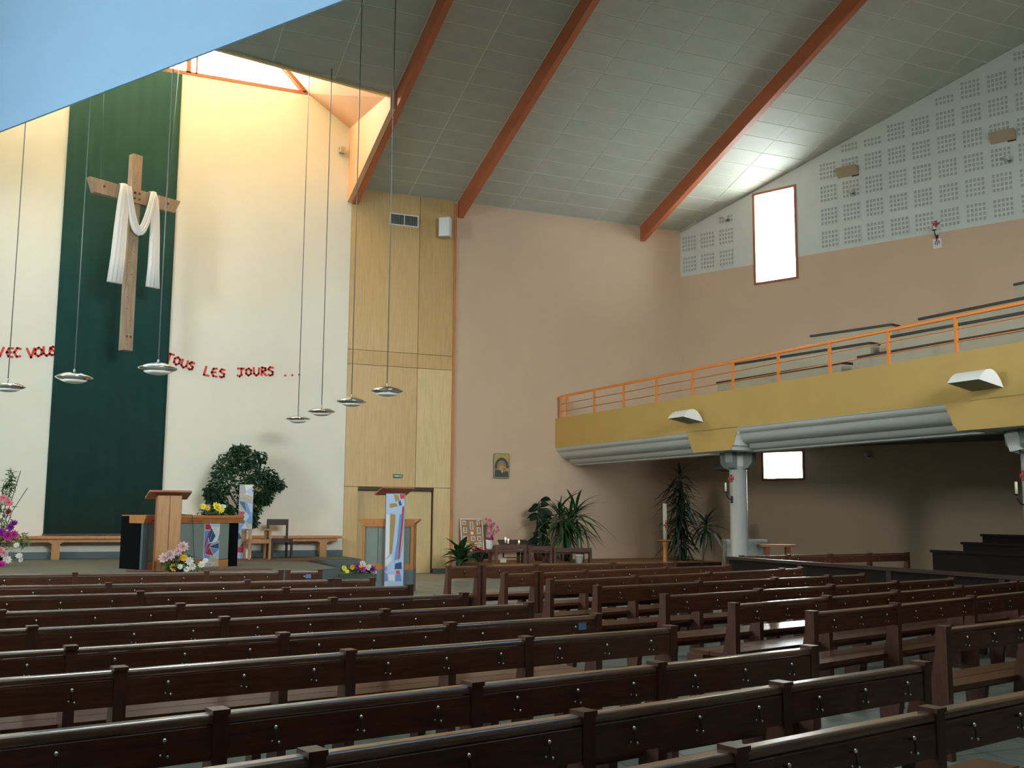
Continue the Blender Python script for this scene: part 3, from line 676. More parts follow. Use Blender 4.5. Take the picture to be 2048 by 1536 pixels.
# cross with white cloth, hung on two cables
cdir = Vector((0.88, 0.47, 0)); cyaw = math.atan2(cdir.y, cdir.x)
cp = aty(262, 505, 25.75)
ct = thing('hanging_cross', 'large weathered timber cross hanging before the green cloth', 'cross', (cp.x, cp.y, 0), cyaw)
ztop = aty(266, 310, 25.75).z; zbot = aty(257, 702, 25.75).z; zarm = aty(266, 394, 25.75).z
q = MB(); q.box(-0.125, -0.09, zbot, 0.125, 0.11, ztop); q.build('upright', M_timber, ct, 0.008)
q = MB(); q.prism([(-1.08, -0.13, zarm-0.17), (-1.22, -0.13, zarm+0.17), (1.20, -0.13, zarm+0.17), (1.04, -0.13, zarm-0.17)][::-1], (0, 0.16, 0)); q.build('crossbar', M_timber, ct, 0.008)
for x, z in ((-0.06, 0.07), (0.06, 0.07), (-0.06, -0.07), (0.06, -0.07), (-0.85, 0.02), (0.85, 0.02)):
    q = MB(); q.tube([(x, -0.13, zarm+z), (x, -0.145, zarm+z)], 0.028, 10); q.build('bolt', M_knot, ct)
for x in (-0.05, 0.05):
    q = MB(); q.tube([(x, -0.09, zbot+0.33), (x, -0.105, zbot+0.33)], 0.028, 10); q.build('bolt', M_knot, ct)
for i in range(16):
    z = zbot+0.15+(ztop-zbot-0.3)*i/16; x = random.uniform(-0.1, 0.1)
    q = MB(); q.tube([(x, -0.09, z), (x, -0.0915, z+0.001)], random.uniform(0.012, 0.026), 8); q.build('knot', M_knot, ct)
for x, xt in ((-0.9, -0.98), (0.86, 1.12)):
    q = MB(); q.tube([(x, -0.05, zarm+0.16), (xt, 0.0, 14.32)], 0.009, 5); q.build('cable', M_cable, ct)
# cloth: lofted ribbon with folds following a path over the bar
cl = thing('draped_cloth', 'long white linen cloth draped over the arms of the timber cross', 'cloth', (cp.x, cp.y, 0), cyaw)
def loft(path, name):
    q = MB(); n = 36; k = 0; rows = []
    for (x, y, z, wd, dp, ax) in path:   # ax: direction of width, in local xz plane angle
        ring = []
        for i in range(n):
            t = 2*PI*i/n; f = 1+0.16*math.sin(t*7+1.3)+0.08*math.sin(t*11)
            a = wd/2*math.cos(t); b = dp/2*math.sin(t)*f*1.0
            b += dp*0.16*math.sin(a/wd*26)
            ring.append((x+a*math.cos(ax), y+b, z+a*math.sin(ax)))
        rows.append(ring)
    for r in rows: q.v += r
    for j in range(len(rows)-1):
        for i in range(n):
            q.f.append((j*n+i, j*n+(i+1) % n, (j+1)*n+(i+1) % n, (j+1)*n+i)); q.sm.append(True)
    q.f.append(tuple(range(n))[::-1]); q.sm.append(False); e = (len(rows)-1)*n; q.f.append(tuple(range(e, e+n))); q.sm.append(False)
    return q.build(name, M_cloth, cl)
zt = zarm+0.20; zb = zarm-2.22
xl, xr = -0.40, 0.43
loft([(xl-0.10, -0.21, zb, 0.40, 0.10, 0), (xl-0.06, -0.22, zb+0.6, 0.36, 0.12, 0), (xl-0.03, -0.22, zarm-0.9, 0.33, 0.12, 0), (xl, -0.21, zarm-0.3, 0.28, 0.12, 0), (xl+0.02, -0.20, zarm+0.02, 0.22, 0.12, 0), (xl+0.03, -0.15, zt, 0.15, 0.12, 0), (xl+0.03, -0.05, zt+0.02, 0.14, 0.06, 0)], 'hanging_length')
loft([(xr+0.06, -0.21, zb+0.06, 0.38, 0.10, 0), (xr+0.05, -0.22, zb+0.6, 0.30, 0.12, 0), (xr+0.04, -0.22, zarm-0.9, 0.26, 0.12, 0), (xr+0.02, -0.21, zarm-0.3, 0.22, 0.12, 0), (xr, -0.20, zarm+0.02, 0.18, 0.12, 0), (xr-0.02, -0.15, zt, 0.13, 0.12, 0), (xr-0.02, -0.05, zt+0.02, 0.12, 0.06, 0)], 'hanging_length')
sw = []; x0, x1 = xl+0.09, xr-0.06
for i in range(15):
    u = i/14; x = x0+(x1-x0)*u; z = zt-0.06-1.02*(1-abs(2*u-1)**2.0); dzdx = (1.02*2*2*(2*u-1))/(x1-x0); wd = 0.15+0.06*math.sin(PI*u)
    sw.append((x, -0.24, z, wd, 0.11, math.atan(dzdx)+PI/2))
loft(sw, 'swag')

# disc pendant lamps
LZ = 3.87
prof = [(0.0005, 0.095), (0.03, 0.094), (0.10, 0.085), (0.19, 0.060), (0.26, 0.028), (0.305, 0.004), (0.305, -0.006), (0.27, -0.026), (0.215, -0.052)]
q = MB(); q.lathe(prof, 40); LM1 = q.mesh('shell', M_metal)
q = MB(); q.lathe([(0.215, -0.052), (0.15, -0.085), (0.07, -0.10), (0.0005, -0.104)], 40); LM2 = q.mesh('diffuser', M_lamp)
q = MB(); q.lathe([(0.018, 0.0), (0.018, 0.05), (0.006, 0.07)], 12); LM3 = q.mesh('socket', M_steel)
lamp_lab = ['next to the red letters VEC VOUS', 'before the left edge of the green cloth', 'under the foot of the timber cross', 'lowest over the potted ficus', 'second of the four near the veneer wall', 'third of the four near the veneer wall', 'largest of the four near the veneer wall']
for i, (x, y) in enumerate([(15,773),(148,755),(316,737),(596,838),(643,823),(703,803),(774,782)]):
    p = atz(x, y, LZ) if i > 2 else atp(x, y, BE-BNn*0.02, BNn)
    t = thing('pendant_lamp', 'polished flying-saucer pendant lamp '+lamp_lab[i], 'pendant lamp', (p.x, p.y, p.z), 0, 'saucer pendant lamps')
    link(LM1, 'shell', t); link(LM2, 'diffuser', t); link(LM3, 'socket', t, (0, 0, 0.085))
    top = BZ+0.03 if i < 3 else (cz(p.y)+0.02 if p.y < CE else 14.3)
    q = MB(); q.tube([(0,0,0.1), (0,0,top-p.z)], 0.010, 5); q.build('cable', M_cable, t)

# ------------------------------------------------------------------ wall fixtures
vt = thing('vent_grille', 'white framed ventilation grille high in the veneer wall', 'vent', (aty(808, 441, YW).x, YW-0.015, aty(808, 441, YW).z))
for a in ((-0.42,-0.03,-0.17,0.42,0,-0.14), (-0.42,-0.03,0.14,0.42,0,0.17), (-0.42,-0.03,-0.14,-0.39,0,0.14), (0.39,-0.03,-0.14,0.42,0,0.14), (-0.012,-0.028,-0.14,0.012,0,0.14)):
    q = MB(); q.box(*a); q.build('frame', M_whitep, vt)
for k in range(24):
    x = -0.38+0.76*k/23; q = MB(); q.box(x-0.004, -0.02, -0.14, x+0.004, -0.004, 0.14); q.build('slat', M_steel, vt)
q = MB(); q.box(-0.39, -0.004, -0.14, 0.39, 0, 0.14); q.build('backing', M_soffit, vt)
p = aty(892, 456, YW-0.25)
t = thing('wall_speaker', 'pale grey loudspeaker box high beside the second beam', 'loudspeaker', (p.x, p.y, p.z), math.radians(-38))
q = MB(); q.prism([(-0.17,-0.16,-0.28),(0.17,-0.16,-0.28),(0.12,0.14,-0.28),(-0.12,0.14,-0.28)], (0,0,0.56)); o = q.build('cabinet', M_spk, t, 0.01)
q = MB(); q.box(-0.15, -0.172, -0.26, 0.15, -0.16, 0.26); q.build('grille', M_whitep, t)
q = MB(); q.box(-0.03, 0.14, -0.06, 0.03, 0.28, 0.06); q.build('bracket', M_iron, t)
p = aty(687, 301, YW-0.12)
t = thing('floodlight', 'small metal floodlight on the wall beside the peach cheek', 'floodlight', (p.x-0.02, p.y, p.z))
q = MB(); q.box(-0.09, -0.06, -0.09, 0.06, 0.05, 0.09); q.build('housing', M_steel, t, 0.01)
q = MB(); q.box(0.0, 0.05, -0.03, 0.04, 0.12, 0.03); q.build('bracket', M_iron, t)
p = aty(795, 952, YW)
t = thing('exit_sign', 'small green exit sign above the veneer door', 'sign', (p.x, YW-0.015, p.z))
q = MB(); q.box(-0.13, -0.035, -0.05, 0.13, 0, 0.05); q.build('case', M_sign, t)
q = MB()
for k in range(5): q.box(-0.10+0.03*k, -0.038, -0.018, -0.08+0.03*k, -0.035, 0.015)
q.box(0.075, -0.038, -0.03, 0.09, -0.035, 0.02); q.sphere((0.083, -0.036, 0.028), 0.008, 6, 4); q.build('lettering', M_whitep, t)
# icon picture: plain arcs of colour
p = aty(1002, 932, YW)
t = thing('wall_picture', 'small rounded panel painting of brown, blue and gold arcs', 'picture', (p.x, YW-0.01, p.z))
def rrect(w_, h_, r, y, n=5):
    pts = []
    for cx_, cz_, a0 in ((w_-r, h_-r, 0), (-w_+r, h_-r, PI/2), (-w_+r, -h_+r, PI), (w_-r, -h_+r, 1.5*PI)):
        for k in range(n+1): a = a0+PI/2*k/n; pts.append((cx_+r*math.cos(a), y, cz_+r*math.sin(a)))
    return pts
q = MB(); q.prism(rrect(0.245, 0.355, 0.05, 0), (0, -0.03, 0)); q.build('board', mat('icon_border', (0.13, 0.16, 0.16), 0.5), t)
def arcp(r0, r1, a0, a1, cx_, cz_, m, y):
    pts = [(cx_+r1*math.cos(a0+(a1-a0)*k/10), y, cz_+1.25*r1*math.sin(a0+(a1-a0)*k/10)) for k in range(11)]+[(cx_+r0*math.cos(a1-(a1-a0)*k/10), y, cz_+1.25*r0*math.sin(a1-(a1-a0)*k/10)) for k in range(11)]
    q = MB(); q.prism(pts, (0, -0.003, 0)); q.build('paint_area', m, t)
MI = [mat('icon_gold', (0.42, 0.33, 0.08), 0.5), mat('icon_brown', (0.10, 0.045, 0.05), 0.5), mat('icon_blue', (0.13, 0.20, 0.23), 0.5), mat('icon_orange', (0.45, 0.18, 0.03), 0.5), mat('icon_pale', (0.42, 0.36, 0.26), 0.5), mat('icon_dark', (0.05, 0.06, 0.05), 0.5)]
q = MB(); q.prism(rrect(0.225, 0.335, 0.04, -0.03), (0, -0.002, 0)); q.build('paint_area', MI[0], t)
q = MB(); q.prism([(-0.215,-0.0325,-0.32),(0.215,-0.0325,-0.32),(0.2,-0.0325,-0.15),(-0.2,-0.0325,-0.10)], (0,-0.002,0)); q.build('paint_area', MI[5], t)
arcp(0.145, 0.215, -0.15, PI+0.25, 0.0, -0.03, MI[1], -0.0355); arcp(0.105, 0.145, 0.25, PI+0.3, 0.0, -0.05, MI[2], -0.037)
arcp(0.002, 0.10, -0.4, PI+0.2, -0.01, -0.06, MI[3], -0.038); arcp(0.002, 0.055, 0, 2*PI, -0.01, -0.05, MI[0], -0.0395)
arcp(0.002, 0.05, 0, 2*PI, 0.09, -0.13, mat('icon_rust', (0.24, 0.09, 0.04), 0.5), -0.0395); arcp(0.002, 0.035, 0, 2*PI, 0.02, -0.15, MI[4], -0.041); arcp(0.002, 0.02, 0, 2*PI, 0.10, -0.12, MI[4], -0.042)

# quarter-dome wall lamps on the balcony front; root on surface, local x along wall, local -y into the room
def dome_lamp(name, label, p, rz, L, D, Hh, up, group):
    t = thing(name, label, 'wall lamp', p, rz, group); n = 10
    arc = []
    for k in range(n+1):
        a = PI*k/n; y = -D/2-D/2*math.cos(a)*-1; arc.append((-D*(1-k/n), Hh*math.sin(a)**0.8*(0.75+0.25*k/n)+up*(1-k/n)))
    q = MB(); m_ = len(arc)
    vs = [(-L/2, y, z) for y, z in arc]+[(L/2, y, z) for y, z in arc]
    q.add(vs, [(i, i+1, m_+i+1, m_+i) for i in range(m_-1)], True); q.build('hood', M_lamp, t)
    for s_ in (-1, 1):
        q = MB(); q.add([(s_*L/2, y, z) for y, z in arc], [tuple(range(m_))]); q.build('end_cap', M_lamp, t)
    q = MB(); q.add([(-L/2+0.01, -D, up), (L/2-0.01, -D, up), (L/2-0.01, 0, 0), (-L/2+0.01, 0, 0)], [(0,1,2,3)]); q.build('grille', M_grille, t)
    return t
fz = math.atan2(FD.y, FD.x)
for (x, y, lab) in ((1391, 846, 'white quarter-dome lamp on the mustard balcony front near the altar wall'), (1975, 779, 'white quarter-dome lamp on the mustard balcony front above the second corbel')):
    p = fa(x, y); dome_lamp('wall_lamp', lab, p+FN*0.005, fz, 0.62, 0.56, 0.27, 0.10, 'dome lamps on the balcony front').location = p+FN*0.005
p = rw(1457, 943); dome_lamp('wall_lamp', 'small white dome lamp on the wall behind the column', p+RN*0.005, angR, 0.5, 0.5, 0.2, 0.05, None)
# wedge uplights on the perforated wall
for (x, y, lab) in ((1697, 345, 'beige wedge uplight beside the high window'), (2007, 275, 'beige wedge uplight nearer the top tier of benches')):
    p = rw(x, y); t = thing('uplight', lab+' on the grey perforated wall', 'wall lamp', p+RN*0.005, angR, 'wedge uplights')
    q = MB(); q.prism([(-0.3, 0, -0.12), (-0.3, -0.24, 0.12), (-0.3, 0, 0.12)], (0.6, 0, 0)); q.build('hood', mat('uplight_beige', (0.42, 0.33, 0.22), 0.6), t)
    q = MB(); q.box(0.1, -0.02, -0.15, 0.3, 0, -0.12); q.build('slot', M_iron, t)
def spot(x, y, lab, fn=rw, rz=angR, n=RN):
    p = fn(x, y); t = thing('spotlight', lab, 'spotlight', p+n*0.002, rz, 'small wall spotlights')
    q = MB(); q.box(-0.04, -0.05, -0.04, 0.04, 0, 0.04); q.build('base', M_steel, t)
    q = MB(); q.tube([(0, -0.05, 0), (-0.06, -0.13, 0.06)], 0.02, 8); q.build('arm', M_iron, t)
    q = MB(); q.tube([(-0.10, -0.13, 0.09), (0.02, -0.15, 0.05)], [0.05, 0.065], 12); q.build('head', M_spk, t)
spot(1457, 441, 'small grey spotlight between the corner and the high window'); spot(1709, 388, 'small grey spotlight under the uplight beside the high window')
spot(2021, 323, 'small grey spotlight under the uplight over the top tier'); spot(1740, 914, 'small dark spotlight on the wall under the balcony')
# stations: red flared cross, candle bracket, card
def pattee(parent, loc, r, rx=0, name='red_cross'):
    q = MB()
    for k in range(4):
        a = k*PI/2; ca, sa = math.cos(a), math.sin(a)
        P = [(0.12*r, -0.08*r), (r, -0.42*r), (r*0.93, 0), (r, 0.42*r), (0.12*r, 0.08*r)]
        q.prism([(u*ca-v*sa, 0, u*sa+v*ca) for u, v in P], (0, -0.012, 0))
    q.box(-0.14*r, -0.012, -0.14*r, 0.14*r, 0, 0.14*r)
    o = q.build(name, M_redc, parent); o.location = loc; return o
def bracket(t, y0, z, candle_h=0.2):
    q = MB(); q.tube([(0, y0, z-0.16), (0, y0-0.10, z-0.14), (0, y0-0.17, z-0.05), (0, y0-0.18, z)], 0.014, 8); q.build('candle_arm', M_iron, t)
    q = MB(); q.box(-0.03, y0-0.01, z-0.24, 0.03, y0, z-0.08); q.build('arm_plate', M_iron, t)
    q = MB(); q.lathe([(0.02, 0), (0.06, 0.012), (0.065, 0.02)], 14, (0, y0-0.18, z)); q.build('drip_cup', M_iron, t)
    q = MB(); q.lathe([(0.022, 0), (0.022, candle_h)], 12, (0, y0-0.18, z+0.02)); q.build('candle', M_wax, t)
p = rw(1873, 448); t = thing('wall_station', 'red flared cross with candle bracket and lettered card on the upper right wall', 'wall cross', p+RN*0.005, angR)
pattee(t, (0, -0.03, 0), 0.085); bracket(t, 0, -0.22, 0.1)
q = MB(); q.box(-0.11, -0.01, -0.66, 0.11, 0, -0.40); q.build('card', M_paper, t)
q = MB(); q.tube([(-0.05,-0.012,-0.56),(-0.05,-0.012,-0.47),(-0.01,-0.012,-0.46),(-0.0,-0.012,-0.52),(-0.05,-0.012,-0.55),(0.0,-0.012,-0.58),(0.03,-0.012,-0.50),(0.05,-0.012,-0.46),(0.06,-0.012,-0.54)], 0.008, 5); q.build('card_mark', M_purp, t)
def col_station(c, label, zc):
    d = Vector((-c.x, -c.y, 0)).normalized(); ang = math.atan2(d.y, d.x)-0.82; dd = Vector((math.cos(ang), math.sin(ang), 0))
    pp = c+dd*0.20; t = thing('column_station', label, 'wall cross', (pp.x, pp.y, zc), ang+PI/2)
    pattee(t, (0, -0.012, 0.0), 0.09); bracket(t, 0.0, -0.32, 0.2); return t
col_station(COLP, 'red flared cross with candle bracket on the white column', 2.46)
col_station(COL2, 'red flared cross with candle bracket on the column beside the dark tiers', 2.30)
p = atx(2029, 881, COL2.x-0.35)
t = thing('wall_speaker', 'tilted pale loudspeaker on the column beside the dark tiers', 'loudspeaker', p, math.radians(-60))
q = MB(); q.prism([(-0.11,-0.10,-0.15),(0.11,-0.10,-0.15),(0.08,0.10,-0.15),(-0.08,0.10,-0.15)], (0,0,0.30)); o = q.build('cabinet', M_spk, t, 0.01); o.rotation_euler = (0.3, -0.2, 0)
q = MB(); q.tube([(0, 0.08, 0), (0.12, 0.22, 0.02)], 0.02, 8); q.build('bracket', M_iron, t)

# ------------------------------------------------------------------ altar, lecterns, seats
def mosaic(parent, w_, h_, y, n, seed, pal, m0=WH, name='mosaic_panel'):
    """random straight cuts of a rectangle into glazed pieces, centred on x, from z=0"""
    R = random.Random(seed)
    q = MB(); q.box(-w_/2, y, 0, w_/2, y+0.03, h_); pn = q.build(name, M_mb[m0], parent)
    polys = [[(-w_/2, 0), (w_/2, 0), (w_/2, h_), (-w_/2, h_)]]
    def area(P): return abs(sum(P[i][0]*P[(i+1) % len(P)][1]-P[(i+1) % len(P)][0]*P[i][1] for i in range(len(P))))/2
    while len(polys) < n:
        polys.sort(key=area, reverse=True); P = polys.pop(0)
        cx_ = sum(p[0] for p in P)/len(P); cy_ = sum(p[1] for p in P)/len(P)
        a = R.uniform(0.5, 1.4)*R.choice((-1, 1)) if R.random() < 0.7 else R.uniform(-0.3, 0.3)
        nx_, ny_ = -math.sin(a), math.cos(a); c = cx_*nx_+cy_*ny_+R.uniform(-0.04, 0.04)
        for s in (1, -1):
            out = []
            for i in range(len(P)):
                A, B = P[i], P[(i+1) % len(P)]; da = s*(A[0]*nx_+A[1]*ny_-c); db = s*(B[0]*nx_+B[1]*ny_-c)
                if da >= 0: out.append(A)
                if da*db < 0: t = da/(da-db); out.append((A[0]+(B[0]-A[0])*t, A[1]+(B[1]-A[1])*t))
            if len(out) >= 3: polys.append(out)
    for P in polys:
        cx_ = sum(p[0] for p in P)/len(P); cy_ = sum(p[1] for p in P)/len(P)
        Q = [(cx_+(p[0]-cx_)*0.90, y, cy_+(p[1]-cy_)*0.90) for p in P]
        q = MB(); q.prism(Q, (0, -0.006, 0)); q.build('mosaic_piece', M_mb[R.choice(pal)], pn)
    return pn
# altar
aA = atz(283, 1140, DAIS); aB = atz(455, 1133, DAIS); ad = (aB-aA); aL = ad.length; ad.normalize(); arz = math.atan2(ad.y, ad.x)
al = thing('altar', 'orange wood and grey altar with a mosaic panel and black sides', 'altar', (aA.x, aA.y, DAIS), arz)
AH = 1.06; AD = 0.82
q = MB(); q.box(0.0, 0.06, 0, aL+0.28, AD, AH-0.02); q.build('core', M_black, al)
q = MB(); q.box(0.02, 0.0, 0.16, aL, 0.06, AH-0.16); q.build('front_panel', M_glassgrey, al)
q = MB(); q.box(0.0, -0.012, 0, aL, 0.06, 0.15); q.build('base_board', M_wood, al)
q = MB(); q.box(-0.02, -0.02, 0, 0.10, 0.05, AH-0.16); q.build('edge_board', mat('grey_blue_board', (0.10, 0.13, 0.15), 0.6), al)
q = MB(); q.prism([(-0.02, -0.03, AH-0.16), (-0.02, -0.08, AH-0.06), (-0.02, -0.10, AH-0.05), (-0.02, -0.10, AH), (-0.02, 0.5, AH), (-0.02, 0.5, AH-0.16)], (aL+0.32, 0, 0)); q.build('top_moulding', M_wood, al)
for x0, x1 in ((0.15, 0.5), (0.95, 1.3)):
    q = MB(); q.box(x0, -0.06, AH-0.13, x1, -0.03, AH-0.09); q.build('inlay', M_redwood, al)
q = MB(); q.box(-0.0, 0.5, AH-0.02, aL+0.26, AD, AH); q.build('top', M_wood, al)
mp = mosaic(al, 0.36, AH-0.18, -0.02, 22, 3, [B_, PB, SA, SA, CR, WH, GY, RD, NV]); mp.location = (aL-0.42+0.0, 0.0, 0.01)
# microphone on the altar
pm = aA+ad*0.98+Vector((-ad.y, ad.x, 0))*0.25
t = thing('microphone', 'thin black gooseneck microphone standing on the altar', 'microphone', (pm.x, pm.y, DAIS+AH), arz)
q = MB(); q.lathe([(0.0005, 0.02), (0.09, 0.018), (0.10, 0.0)][::-1], 16); q.build('base', M_iron, t)
q = MB(); q.tube([(0,0,0.02), (0,0,0.30), (-0.005,-0.01,0.36)], 0.009, 6); q.build('neck', M_iron, t)
q = MB(); q.tube([(-0.005,-0.01,0.36), (-0.015,-0.03,0.43)], 0.017, 8); q.build('capsule', M_iron, t)
q = MB(); q.tube([(0.02,-0.09,0.012), (0.02,-0.37,0.004), (0.03,-0.38,-0.10), (0.06,-0.40,-0.6), (0.09,-0.42,-0.98), (-0.2,-0.5,-1.05)], 0.007, 5); q.build('cable', M_iron, t)
# lectern with slanted board
def slant(t, w_, d_, z, tilt, m, yc=0.0):
    q = MB(); q.box(-w_/2, -d_/2, 0, w_/2, d_/2, 0.035); o = q.build('book_board', m, t); o.location = (0, yc, z); o.rotation_euler = (-tilt, 0, 0)
    q = MB(); q.box(-w_/2, d_/2-0.02, 0.035, w_/2, d_/2, 0.06); l = q.build('book_ledge', m, o); return o
pL = atz(331, 1143, DAIS)
lt = thing('lectern', 'orange wood lectern with a slanted board in front of the altar', 'lectern', (pL.x, pL.y-0.1, DAIS+0.012), math.radians(4))
q = MB(); q.box(-0.22, -0.05, 0.0, 0.0, 0.08, 1.42); q.build('upright_board', M_woodl, lt)
q = MB(); q.box(0.01, -0.05, 0.0, 0.22, 0.08, 1.42); q.build('upright_board', M_woodl, lt)
q = MB(); q.box(-0.235, -0.06, 0.0, -0.22, 0.10, 1.40); q.build('side_strip', M_redwood, lt)
slant(lt, 0.78, 0.52, 1.42, math.radians(15), M_redwood, 0.12)
# ambo
pA = atz(771, 1139, 0.47); arz2 = -YAW
am = thing('ambo', 'reading ambo with glass case, orange wood frame and tall blue mosaic post', 'ambo', (pA.x, pA.y, 0), arz2)
q = MB(); q.box(-0.50, 0.0, 0, 0.56, 0.72, 0.47); q.build('plinth', M_riser, am)
q = MB(); q.box(-0.50, 0.0, 0.47, 0.56, 0.70, 0.58); q.build('base_frame', M_wood, am)
for x in (-0.50, 0.50):
    q = MB(); q.box(x, 0.0, 0.58, x+0.06, 0.70, 1.36); q.build('corner_frame', M_wood, am)
for a, b in ((-0.44, -0.17), (-0.165, 0.02), (0.02, 0.50)):
    q = MB(); q.box(a, 0.03, 0.58, b-0.005, 0.05, 1.36); q.build('glass_panel', M_glassgrey, am)
q = MB(); q.box(-0.44, 0.06, 0.58, 0.50, 0.66, 1.34); q.build('case_core', M_glassgrey, am)
q = MB(); q.prism([(-0.50, 0.0, 1.34), (0.56, 0.0, 1.34), (0.56, 0.0, 1.40), (0.66, 0.0, 1.47), (0.66, 0.0, 1.50), (-0.60, 0.0, 1.50), (-0.60, 0.0, 1.47), (-0.50, 0.0, 1.40)], (0, 0.72, 0)); q.build('top_moulding', M_wood, am)
PW = 0.36; px0 = 0.02
q = MB(); q.box(px0-0.02, -0.14, 0.10, px0+PW, -0.01, 2.02); po = q.build('mosaic_post', M_mb[PB], am)
q = MB(); q.box(px0-0.035, -0.13, 0.10, px0-0.02, 0.0, 2.02); q.build('side_strip', M_redwood, am)
PCS = [(PB,[(595,300),(655,300),(675,395),(600,410)]),(OC,[(665,305),(715,310),(735,375),(690,395)]),(RD,[(735,300),(790,300),(788,360),(745,360)]),(OC,[(620,425),(690,415),(715,455),(625,475)]),(NV,[(720,395),(745,380),(760,440),(735,450)]),
 (PB,[(615,490),(690,480),(765,455),(762,540),(690,535),(615,540)]),(WH,[(586,560),(625,560),(630,1060),(585,1130)]),(OC,[(635,555),(688,560),(690,620),(660,1000),(655,1060),(632,1060)]),(PB,[(700,560),(735,555),(715,900),(680,1150),(668,1000)]),
 (B_,[(742,560),(764,550),(757,700),(722,1130),(690,1140),(722,850)]),(CR,[(772,455),(788,455),(782,650),(745,1120),(730,1130),(765,640)]),(SA,[(788,680),(787,900),(752,1110),(765,950)]),(WH,[(585,1140),(655,1075),(660,1150),(600,1215)]),
 (NV,[(700,1180),(770,1160),(775,1250),(695,1250)]),(B_,[(582,1225),(605,1215),(598,1280),(582,1275)]),(PB,[(612,1250),(650,1180),(690,1200),(690,1300),(620,1305)]),(RD,[(708,1270),(750,1265),(755,1310),(715,1310)]),
 (WH,[(625,1320),(695,1320),(695,1400),(630,1400)]),(B_,[(705,1320),(760,1305),(775,1400),(705,1400)]),(B_,[(582,1290),(608,1315),(620,1400),(582,1400)])]
for c, P in PCS:
    Q = [(px0-0.015+(x-582)/208*(PW+0.01), -0.14, 2.02-(y-295)/1110*1.78) for x, y in P]
    q = MB(); q.prism(Q, (0, -0.008, 0)); q.build('mosaic_piece', M_mb[c], po)
o = slant(am, 0.68, 0.56, 2.03, math.radians(14), M_redwood, -0.02); o.location = (0.14, 0.08, 2.06); o.rotation_euler = (-math.radians(14), 0, YAW)
# stele
pS = aty(488, 1116, 25.97); SH = aty(488, 969, 25.97).z-DAIS
ss = thing('mosaic_stele', 'tall narrow blue and sand mosaic panel standing behind the armchair', 'panel', (pS.x, pS.y, DAIS), math.radians(2))
mosaic(ss, 0.34, SH, 0, 30, 11, [PB, PB, WH, GY, B_, SA, SA, CR, NV], GY)
q = MB(); q.box(-0.17, 0.03, 0, 0.17, 0.06, SH); q.build('backing', M_woodl, ss)
# chairs
def chair(p, rz, label, m, arms):
    t = thing('chair', label, 'chair', p, rz); W_ = 0.27
    q = MB(); q.box(-W_, -0.25, 0.43, W_, 0.22, 0.475); q.build('seat', m, t)
    for x in (-W_, W_-0.05):
        q = MB(); q.box(x, -0.25, 0, x+0.05, -0.20, 0.43 if not arms else 0.68); q.build('leg', m, t)
        q = MB(); q.box(x, 0.18, 0, x+0.05, 0.23, 0.95 if not arms else 0.68); q.build('leg', m, t)
        if arms: q = MB(); q.box(x-0.01, -0.29, 0.68, x+0.06, 0.25, 0.72); q.build('armrest', m, t)
    if not arms:
        q = MB(); q.box(-W_+0.05, 0.185, 0.80, W_-0.05, 0.215, 0.95); q.build('backrest', m, t)
    q = MB(); q.box(-W_+0.05, -0.24, 0.38, W_-0.05, -0.21, 0.43); q.build('seat_rail', m, t)
    return t
pC = atz(506, 1117.5, DAIS); chair((pC.x, pC.y-0.5, DAIS+0.012), math.radians(5), 'pale orange wood armchair in front of the mosaic stele', M_woodl, True)
pC = atz(556, 1116, DAIS); chair((pC.x, pC.y-0.1, DAIS+0.012), math.radians(5), 'dark brown chair with open back beside the armchair', M_dark, False)

# ------------------------------------------------------------------ plants and flowers
def leaf_mesh(name, L, W_, m, droop=0.15, segs=3, fold=0.12):
    q = MB(); vs = []
    for i in range(segs+1):
        u = i/segs; w_ = W_*math.sin(PI*min(0.97, 0.08+0.92*u))**0.8*(1 if i < segs else 0.1); z = -droop*L*u*u; y = L*u
        vs += [(-w_/2, y, z+fold*w_), (0, y, z), (w_/2, y, z+fold*w_)]
    fs = []
    for i in range(segs):
        a = 3*i; fs += [(a, a+1, a+4, a+3), (a+1, a+2, a+5, a+4)]
    q.add(vs, fs, True); return q.mesh(name, m)
def put_leaf(me, parent, loc, az, el, sc_=1.0, roll=0.0, name='leaf'):
    o = link(me, name, parent, loc); o.rotation_mode = 'YXZ'
    o.rotation_mode = 'XYZ'
    o.matrix_local = Matrix.Translation(Vector(loc)) @ Matrix.Rotation(az-PI/2, 4, 'Z') @ Matrix.Rotation(el, 4, 'X') @ Matrix.Rotation(roll, 4, 'Y') @ Matrix.Scale(sc_, 4)
    return o
def potmesh(t, r, h, m=M_pot):
    q = MB(); q.lathe([(r*0.72, 0), (r*0.95, h*0.92), (r*1.05, h*0.92), (r*1.05, h), (r*0.9, h), (r*0.88, h-0.03)], 20); q.build('pot', m, t)
    q = MB(); q.lathe([(0.0005, h-0.035), (r*0.89, h-0.035)][::-1], 16); q.build('soil', M_soil, t)
def cloud(t, blobs, n, L, W_, m, name='foliage'):
    """many small leaves spread over ellipsoid blobs, one stuff part"""
    q = MB()
    for _ in range(n):
        c, r = random.choice(blobs); r = Vector(r)
        d = Vector((random.gauss(0,1), random.gauss(0,1), random.gauss(0,1))).normalized()
        k = random.random()**0.4; p = Vector(c)+Vector((d.x*r.x*k, d.y*r.y*k, d.z*r.z*k))
        a = Vector((random.uniform(-1,1), random.uniform(-1,1), random.uniform(-1.1,0.3))).normalized(); b = a.orthogonal().normalized()
        b = (b*math.cos(1.3*_)+a.cross(b)*math.sin(1.3*_)); s = random.uniform(0.7, 1.25); c_ = a.cross(b)*0.02
        q.add([p, p+a*L*s*0.45+b*W_*s/2+c_, p+a*L*s, p+a*L*s*0.45-b*W_*s/2+c_], [(0,1,2,3)])
    o = q.build(name, m, t); o['kind'] = 'stuff'; return o
